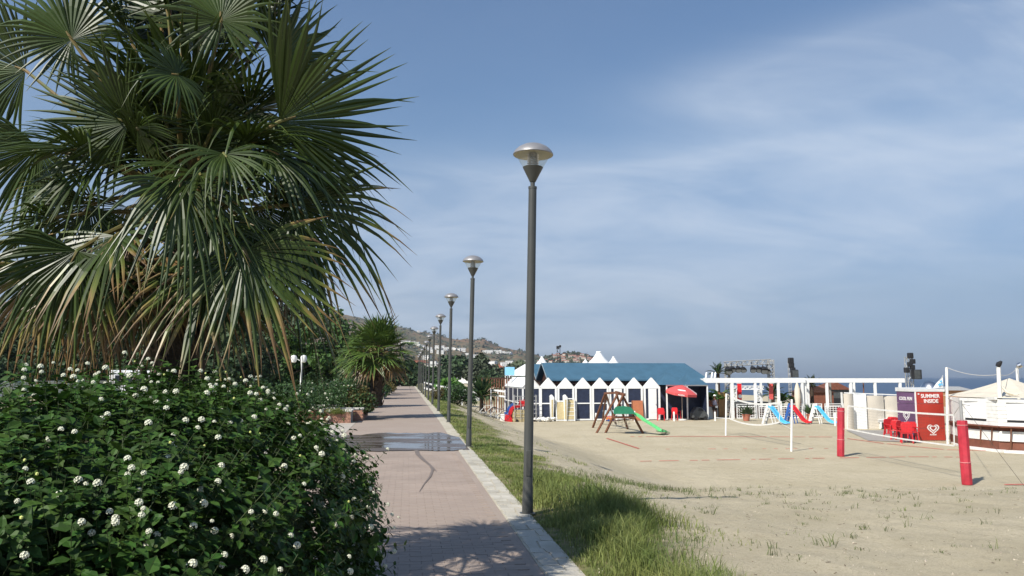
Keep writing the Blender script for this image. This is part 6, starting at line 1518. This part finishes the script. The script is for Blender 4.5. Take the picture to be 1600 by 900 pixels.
# grey concrete apron
q = P(1380, 680, 44); kind(MB().add([(P(1322, 668, 47.9).x, 47.9, H(20, 47) + .03), (P(1420, 668, 47.9).x, 47.9, H(20, 47) + .03), (P(1440, 690, 40.2).x, 40.2, H(20, 40) + .03), (P(1375, 690, 40.2).x, 41.5, H(20, 40) + .03)], [(0,3,2,1)]).build('pavement', M('grey_concrete', (.30, .28, .25), .9, .1, 2)), 'structure')
kb = G(1434, 688.5); KH = P(1434, 612, kb.y).z - kb.z; KW = P(1480, 690, kb.y).x - kb.x
kio = thing('ice_cream_kiosk', 'ice cream kiosk with a red lettered front and a purple lettered side', 'kiosk', kb, R_(3))
MB().span((0.02, .02, 0), (KW - .02, 1.68, KH)).build('body', WHITEW, kio)
for k in range(4):
    z0_, z1_ = KH * k / 4 + .012, KH * (k + 1) / 4 - .006
    MB().span((.03, -.012, z0_), (KW - .03, .018, z1_)).build('front_panel', KRED, kio, bevel=.006)
lf = thing  # side turned to the left: a skewed wall drawn as its own panels
SDW = Vector((-.04, 1.68, 0))
for k in range(4):
    z0_, z1_ = KH * k / 4 + .012, KH * (k + 1) / 4 - .006; o = Vector((-.03, .0, 0)); e_ = o + SDW; nrm = Vector((-SDW.y, SDW.x, 0)).normalized() * .03
    MB().add([(o.x, o.y, z0_), (e_.x, e_.y, z0_), (e_.x, e_.y, z1_), (o.x, o.y, z1_), (o.x - nrm.x, o.y - nrm.y, z0_), (e_.x - nrm.x, e_.y - nrm.y, z0_), (e_.x - nrm.x, e_.y - nrm.y, z1_), (o.x - nrm.x, o.y - nrm.y, z1_)], [(0,1,2,3),(4,7,6,5),(0,3,7,4),(1,5,6,2),(3,2,6,7),(0,4,5,1)]).build('side_panel', PURPLE, kio)
MB().span((-.035, -.03, 0), (.028, .02, KH)).build('corner_trim', WHITEW, kio)
MB().add([(-.08, -.035, KH), (KW + .05, -.035, KH), (KW + .05, 1.75, KH), (-.10, 1.75, KH), (-.08, -.035, KH + .13), (KW + .05, -.035, KH + .13), (KW + .05, 1.75, KH + .2), (-.10, 1.75, KH + .2)], [(0,1,5,4),(1,2,6,5),(2,3,7,6),(3,0,4,7),(4,5,6,7),(3,2,1,0)]).build('roof', M('kiosk_roof', (.62, .62, .60), .5, .06, 3), kio)
WPR = M('white_print', (.78, .76, .74), .6, .03, 5)
def put(s_, size, x_, z_): text('lettering', s_, size, WPR, kio, Matrix.Translation((x_, -.018, z_)) @ FACEY)
put('SUMMER', .26, KW * .52, KH - .23); put('INSIDE', .26, KW * .54, KH - .49); put('ALGIDA', .10, KW * .55, .30)
MB().box((.16, -.03, KH - .12), (.07, .03, .06)).build('wall_lamp', WHITE, kio)
def heart(sc_, n_=28, inner=0.0):
    return [(sc_ * 1.15 * 16 * math.sin(a) ** 3 / 17, sc_ * (13 * math.cos(a) - 5 * math.cos(2 * a) - 2 * math.cos(3 * a) - math.cos(4 * a)) / 17) for a in [2 * math.pi * k / n_ for k in range(n_)]]
def heart_logo(par, m4, sc_):
    for f0, f1 in ((1.0, .78), (.62, .38), ):
        o_, i_ = heart(sc_ * f0), heart(sc_ * f1); nq = len(o_); mb = MB()
        vs = [m4 @ Vector((x, z + sc_ * (.0 if f0 == 1 else .06), 0)) for x, z in o_] + [m4 @ Vector((x, z + sc_ * (.03 if f0 == 1 else .10), 0)) for x, z in i_]
        mb.add(vs, [(k, (k + 1) % nq, (k + 1) % nq + nq, k + nq) for k in range(nq) if not (f0 == 1 and k in (13, 14))]); mb.build('heart_logo', WPR, par)
heart_logo(kio, Matrix.Translation((KW * .56, -.019, .60)) @ FACEY, .30)
ang = math.atan2(-SDW.y, -SDW.x)
ms_ = lambda u, z_: Matrix.Translation(Vector((-.03, 0, z_)) + SDW * u - Vector((-SDW.y, SDW.x, 0)).normalized() * -.008) @ Matrix.Rotation(ang, 4, 'Z') @ FACEY
text('lettering', 'COOL FUN', .24, WPR, kio, ms_(.5, KH - .38)); heart_logo(kio, ms_(.5, 1.22), .30); text('lettering', 'ALGIDA', .14, WPR, kio, ms_(.5, .86))
# silver dome beside it, white sunbeds, red chairs
q = P(1453, 610, 52); t = thing('silver_dome', 'shiny silver dome behind the kiosk roof', 'dome', (q.x, 52, H(q.x, 52))); hz = P(1453, 606, 52).z - H(q.x, 52)
MB().lathe([(.58, hz - .25), (.60, hz - .05), (.55, hz + .05), (.44, hz + .26), (.25, hz + .40), (0, hz + .45)], 24).build('cap', SILVER, t, True); MB().lathe([(.55, 0), (.55, hz - .25)], 20).build('drum', WHITEW, t, True)
q = G(1384, 670); t = thing('folded_loungers', 'white folded loungers with zebra striped cushions left of the red chairs', 'loungers', q, 0); rng.seed(5)
for k in range(3): MB().prism([(-.45, .40 + k * .07), (.62, .46 + k * .07), (.62, .50 + k * .07), (-.45, .44 + k * .07)], -.3, .3).build('frame', WHITE, t)
for k in range(7): MB().box((-.42 + k * .11, -.32, .24), (.075, .06, .34)).build('cushion', BLACK if k % 2 else STRIPE, t, bevel=.01); t.children[-1].rotation_euler = (0, .0, 0)
for sx in (-.35, .55): MB().span((sx - .03, -.2, 0), (sx + .03, .2, .40)).build('leg', WHITE, t)
cl_ = ['red plastic chair half hidden at the left back of the cluster by the kiosk', 'red plastic chair wedged in the middle of the cluster by the kiosk', 'red plastic chair facing the kiosk front at the right of the cluster', 'red plastic chair at the left end of the cluster by the kiosk', 'red plastic chair second in the cluster by the kiosk', 'red plastic chair with the tallest back in the cluster, before the purple panel', 'red plastic chair right of the tallest one in the cluster', 'rightmost red plastic chair of the cluster, before the red kiosk front', 'red plastic chair tucked behind the cluster']
for i, (px, py, rz) in enumerate(((1396, 679, 2.6), (1407, 685, 1.3), (1420, 690, 2.2), (1393, 684, .4), (1401, 687, -.5), (1403, 681, .2), (1412, 688, .6), (1426, 690, -.3), (1417, 692, 2.8))):
    c_ = chair(cl_[i], G(px, py), rz, 'red plastic chairs clustered by the kiosk'); c_.scale = (1.05, 1.05, 1.1)
q = G(1400, 680); t = thing('red_table', 'low red plastic table amid the chairs by the kiosk', 'table', q + Vector((0, .3, 0))); MB().span((-.35, -.35, .66), (.35, .35, .70)).build('top', RED, t, bevel=.015)
for sx in (-.3, .3):
    for sy in (-.3, .3): MB().span((sx - .03, sy - .03, 0), (sx + .03, sy + .03, .66)).build('leg', RED, t)
# tall white poles and lines
def wpole(label, px, pyb, pyt, dx, r, head=None, d=None):
    q = G(px, pyb) if d is None else Vector((P(px, 600, d).x, d, H(P(px, 600, d).x, d))); tp_ = P(px + dx, pyt, q.y); t = thing('white_pole', label, 'pole', q)
    MB().tube([(0, 0, -.05), (tp_ - q)], [r, r * .85], 12).build('shaft', WHITEW, t, True)
    if head:
        b_ = tp_ - q; MB().tube([b_ + Vector((-.03, 0, .02)), b_ + Vector((.0, -.05, .12)), b_ + Vector((.06, -.16, .24))] if head == 'black' else [b_ + Vector((0, 0, 0)), b_ + Vector((.05, -.1, .12)), b_ + Vector((.15, -.2, .2))], [.10, .12, .05] if head == 'black' else [.05, .16, .14], 10).build('lamp_head', BLACK if head == 'black' else SILVER, t, True)
    return q, tp_
q1_, t1p = wpole('tall white pole at the right edge of the kiosk', 1481, 693, 574, -2, .075)
q2_, t2p = wpole('tallest white pole with a black lamp head before the white bar', 1566, 705, 573, -6, .10, 'black')
q3_, t3p = wpole('white pole with a silver floodlight behind the canvas roof', 1590, 640, 575, -1, .09, 'silver', d=45)
t = thing('string_line', 'thin pale line strung between the tall white poles', 'line', (0, 0, 0)); 
for a, b_ in ((t1p, t2p + Vector((0, 0, -.35))), (t2p + Vector((0, 0, -.35)), t3p)):
    MB().tube([a.lerp(b_, u / 8) - Vector((0, 0, .18 * 4 * (u / 8) * (1 - u / 8))) for u in range(9)], .013, 5).build('line', ROPE, t)
a = P(1478, 621, q1_.y - .1); MB().tube([a, P(1500, 631, 34), P(1516, 634, pR.y)], .007, 4).build('line', CABLE, t)
# flag
q = P(1474, 606, q1_.y); t = thing('beach_flag', 'white flag with pale blue fish marks hanging from the tall pole', 'flag', (q1_.x - .05, q1_.y, P(0, 607, q1_.y).z)); FB = M('flag_blue', (.12, .42, .70), .8, .05, 5)
mb = MB(); 
for k in range(6): 
    u0, u1 = k / 6, (k + 1) / 6; mb.quad((-.52 * (1 - u0) ** 1.0, .04 * math.sin(5 * u0), .02 + .62 * u0), (0, 0, .05 + .62 * u0), (0, 0, .05 + .62 * u1), (-.52 * (1 - u1), .04 * math.sin(5 * u1), .02 + .62 * u1))
o = mb.build('cloth', WHITE, t); so_ = o.modifiers.new('thick', 'SOLIDIFY'); so_.thickness = .006
MB().add([(-.32, -.06, .18), (-.22, -.06, .12), (-.10, -.06, .18), (-.05, -.06, .12), (-.05, -.06, .27), (-.10, -.06, .22), (-.22, -.06, .27)], [(0,1,2,5,6),(2,3,4,5)]).build('fish_print', FB, t)
MB().add([(-.22, -.06, .33), (-.15, -.06, .29), (-.06, -.06, .36), (-.12, -.06, .42)], [(0,1,2,3)]).build('fish_print', FB, t)
# far orange hut
d = 85; q = P(1499, 610, d); t = thing('wooden_hut', 'far orange brown hut with a flat grey roof between kiosk and canvas roof', 'hut', (q.x, d, H(q.x, d))); zt = P(0, 610, d).z - H(q.x, d); MB().span((-1.4, 0, 0), (1.2, 2, zt)).build('wall', M('ochre_plaster', (.38, .20, .10), .8, .12, 2), t)
MB().add([(-1.6, -.3, zt), (1.5, -.3, zt), (1.5, 2.3, zt), (-1.6, 2.3, zt), (-1.1, .6, zt + .4), (.4, .6, zt + .4), (.4, 1.6, zt + .4), (-1.1, 1.6, zt + .4)], [(0,1,5,4),(1,2,6,5),(2,3,7,6),(3,0,4,7),(4,5,6,7),(3,2,1,0)]).build('roof', GREY, t)
# the round bar
bo = G(1560, 703); bar = thing('beach_bar', 'round white boarded beach bar with a peaked cream canvas roof', 'beach bar', (0, 0, 0))
# facets of the bar wall read left to right (plan points)
zgB = H(bo.x, bo.y)
def bp(px, d): return Vector((P(px, 600, d).x, d, 0))
plan = [bp(1482, 40.6), bp(1500, 38.2), bp(1556, 36.0), bp(1606, 35.2), bp(1690, 37)]
zb = lambda py, d: EYE - (py - 590) / F * d
zw0, zw1 = zb(664, 36.0), zb(622.5, 36.0); zk0, zk1 = zgB - .02, zgB + .42; zm0, zm1 = zb(687, 36), zb(672, 36)
for i, (a, b_) in enumerate(zip(plan, plan[1:])):
    L_ = (b_ - a); ln_ = L_.length; dr_ = L_.normalized(); nb = 7
    # boards of the wall, with a serving hatch in two facets
    hatch = (.10, .70) if i == 1 else ((.28, .9) if i == 2 else None)
    for k in range(nb):
        z0_, z1_ = zw0 + (zw1 - zw0) * k / nb, zw0 + (zw1 - zw0) * (k + 1) / nb - .012
        segs = [(0, 1)]
        if hatch and 1 <= k <= 5: segs = [(0, hatch[0]), (hatch[1], 1)]
        for u0, u1 in segs: MB().bar(a + dr_ * ln_ * u0 + Vector((0, 0, (z0_ + z1_) / 2)), a + dr_ * ln_ * u1 + Vector((0, 0, (z0_ + z1_) / 2)), .06, z1_ - z0_).build('plank', WHITEW, bar)
    MB().bar(a + Vector((0, .07, (zw0 + zw1) / 2)), b_ + Vector((0, .07, (zw0 + zw1) / 2)), .05, zw1 - zw0 - .02).build('inner_wall', WHITEW, bar)
    if hatch:
        h0, h1 = zw0 + (zw1 - zw0) / nb, zw0 + (zw1 - zw0) * 6 / nb; pa_, pb_ = a + dr_ * ln_ * hatch[0], a + dr_ * ln_ * hatch[1]
        MB().bar(pa_ + Vector((0, -.015, h0 + (h1 - h0) * .56)), pb_ + Vector((0, -.015, h0 + (h1 - h0) * .56)), .05, (h1 - h0) * .88).build('shutter', WHITE, bar)
        MB().bar(pa_ + Vector((0, .02, h0 + .04)), pb_ + Vector((0, .02, h0 + .04)), .04, (h1 - h0) * .11).build('opening', BLACK, bar)
        MB().bar(pa_ + Vector((-.03, -.06, h1 + .005)), pb_ + Vector((.03, -.06, h1 + .005)), .05, .035).build('shutter_rail', GREY, bar)
    MB().bar(a + Vector((0, -.18, zw0 - .03)), b_ + Vector((0, -.18, zw0 - .03)), .40, .05).build('counter', BARBASE, bar)
    MB().bar(a + Vector((0, .10, (zm1 + zw0) / 2 - .03)), b_ + Vector((0, .10, (zm1 + zw0) / 2 - .03)), .05, zw0 - zm1 - .05).build('recess', BARBASE, bar)
    MB().bar(a + Vector((0, .0, (zm0 + zm1) / 2)), b_ + Vector((0, .0, (zm0 + zm1) / 2)), .08, zm1 - zm0).build('white_band', WHITEW, bar)
    MB().bar(a + Vector((0, .09, (zk0 + zm0) / 2)), b_ + Vector((0, .09, (zk0 + zm0) / 2)), .06, zm0 - zk0 - .01).build('plinth', BARBASE, bar)
    MB().bar(a + Vector((0, -.35, zgB + .04)), b_ + Vector((0, -.35, zgB + .04)), .5, .10).build('step', WHITEW, bar)
    for u in ((.45, .75) if i == 1 else (.3,)):
        q = a + dr_ * ln_ * u; MB().bar(q + Vector((0, -.05, zgB + .05)), q + Vector((-.06, -.30, zw0 - .06)), .05).build('strut', BROWNWOOD, bar)
# canvas roof: swept cone from an apex to the wall head
apx = P(1577, 591, 39.5); nz_ = 6; edge_pts = []
for a, b_ in zip(plan, plan[1:]):
    for k in range(6): q = a.lerp(b_, k / 6); edge_pts.append(Vector((q.x, q.y - .12, zw1 + .03)))
edge_pts.append(Vector((plan[-1].x, plan[-1].y, zw1 + .03))); back = [Vector((apx.x + 2.4 * math.cos(t_), apx.y + 1.2 + 2.4 * math.sin(t_), zw1 + .03)) for t_ in [math.pi * k / 12 for k in range(1, 12)]]
ring = edge_pts + back; mb = MB(); rows = []
for j in range(nz_ + 1):
    u = j / nz_; rows.append([Vector((q.x + (apx.x - q.x) * u, q.y + (apx.y - q.y) * u, q.z + (apx.z - q.z) * (u ** 1.35))) for q in ring])
for j in range(nz_):
    for k in range(len(ring)): k2 = (k + 1) % len(ring); mb.add([rows[j][k], rows[j][k2], rows[j + 1][k2], rows[j + 1][k]], [(0,1,2,3)])
mb.build('canvas_roof', CANVAS, bar, True)
fd = MB()
for k in range(3): fd.tube([P(1566 + k * 3, 604 + k * 4, 36.2), P(1573 + k * 3, 613 + k * 2, 36.0), P(1588 + k * 2, 618 - k, 35.9)], [.05, .07, .03], 6)
fd.build('canvas_fold', CANVAS, bar, True)
MB().bar(P(1480, 622.5, 40.4) + Vector((0, -.2, 0)), P(1556, 622.5, 35.9), .10, .12).build('fascia', WHITEW, bar)

# ------------------------------------------------------------------ the air
AIR = bpy.data.materials.new('haze'); AIR.use_nodes = True
n, l = nodes(AIR); n.remove(n['Principled BSDF']); pvn = n.new('ShaderNodeVolumePrincipled')
pvn.inputs['Color'].default_value = (.80, .88, 1.0, 1); pvn.inputs['Density'].default_value = .00011; pvn.inputs['Anisotropy'].default_value = .3
l.new(pvn.outputs[0], n['Material Output'].inputs['Volume'])
kind(MB().span((-3500, -200, -8), (6000, 4200, 420)).build('haze', AIR), 'stuff')

print('objects', len(bpy.data.objects), 'polys', sum(len(m.polygons) for m in bpy.data.meshes))
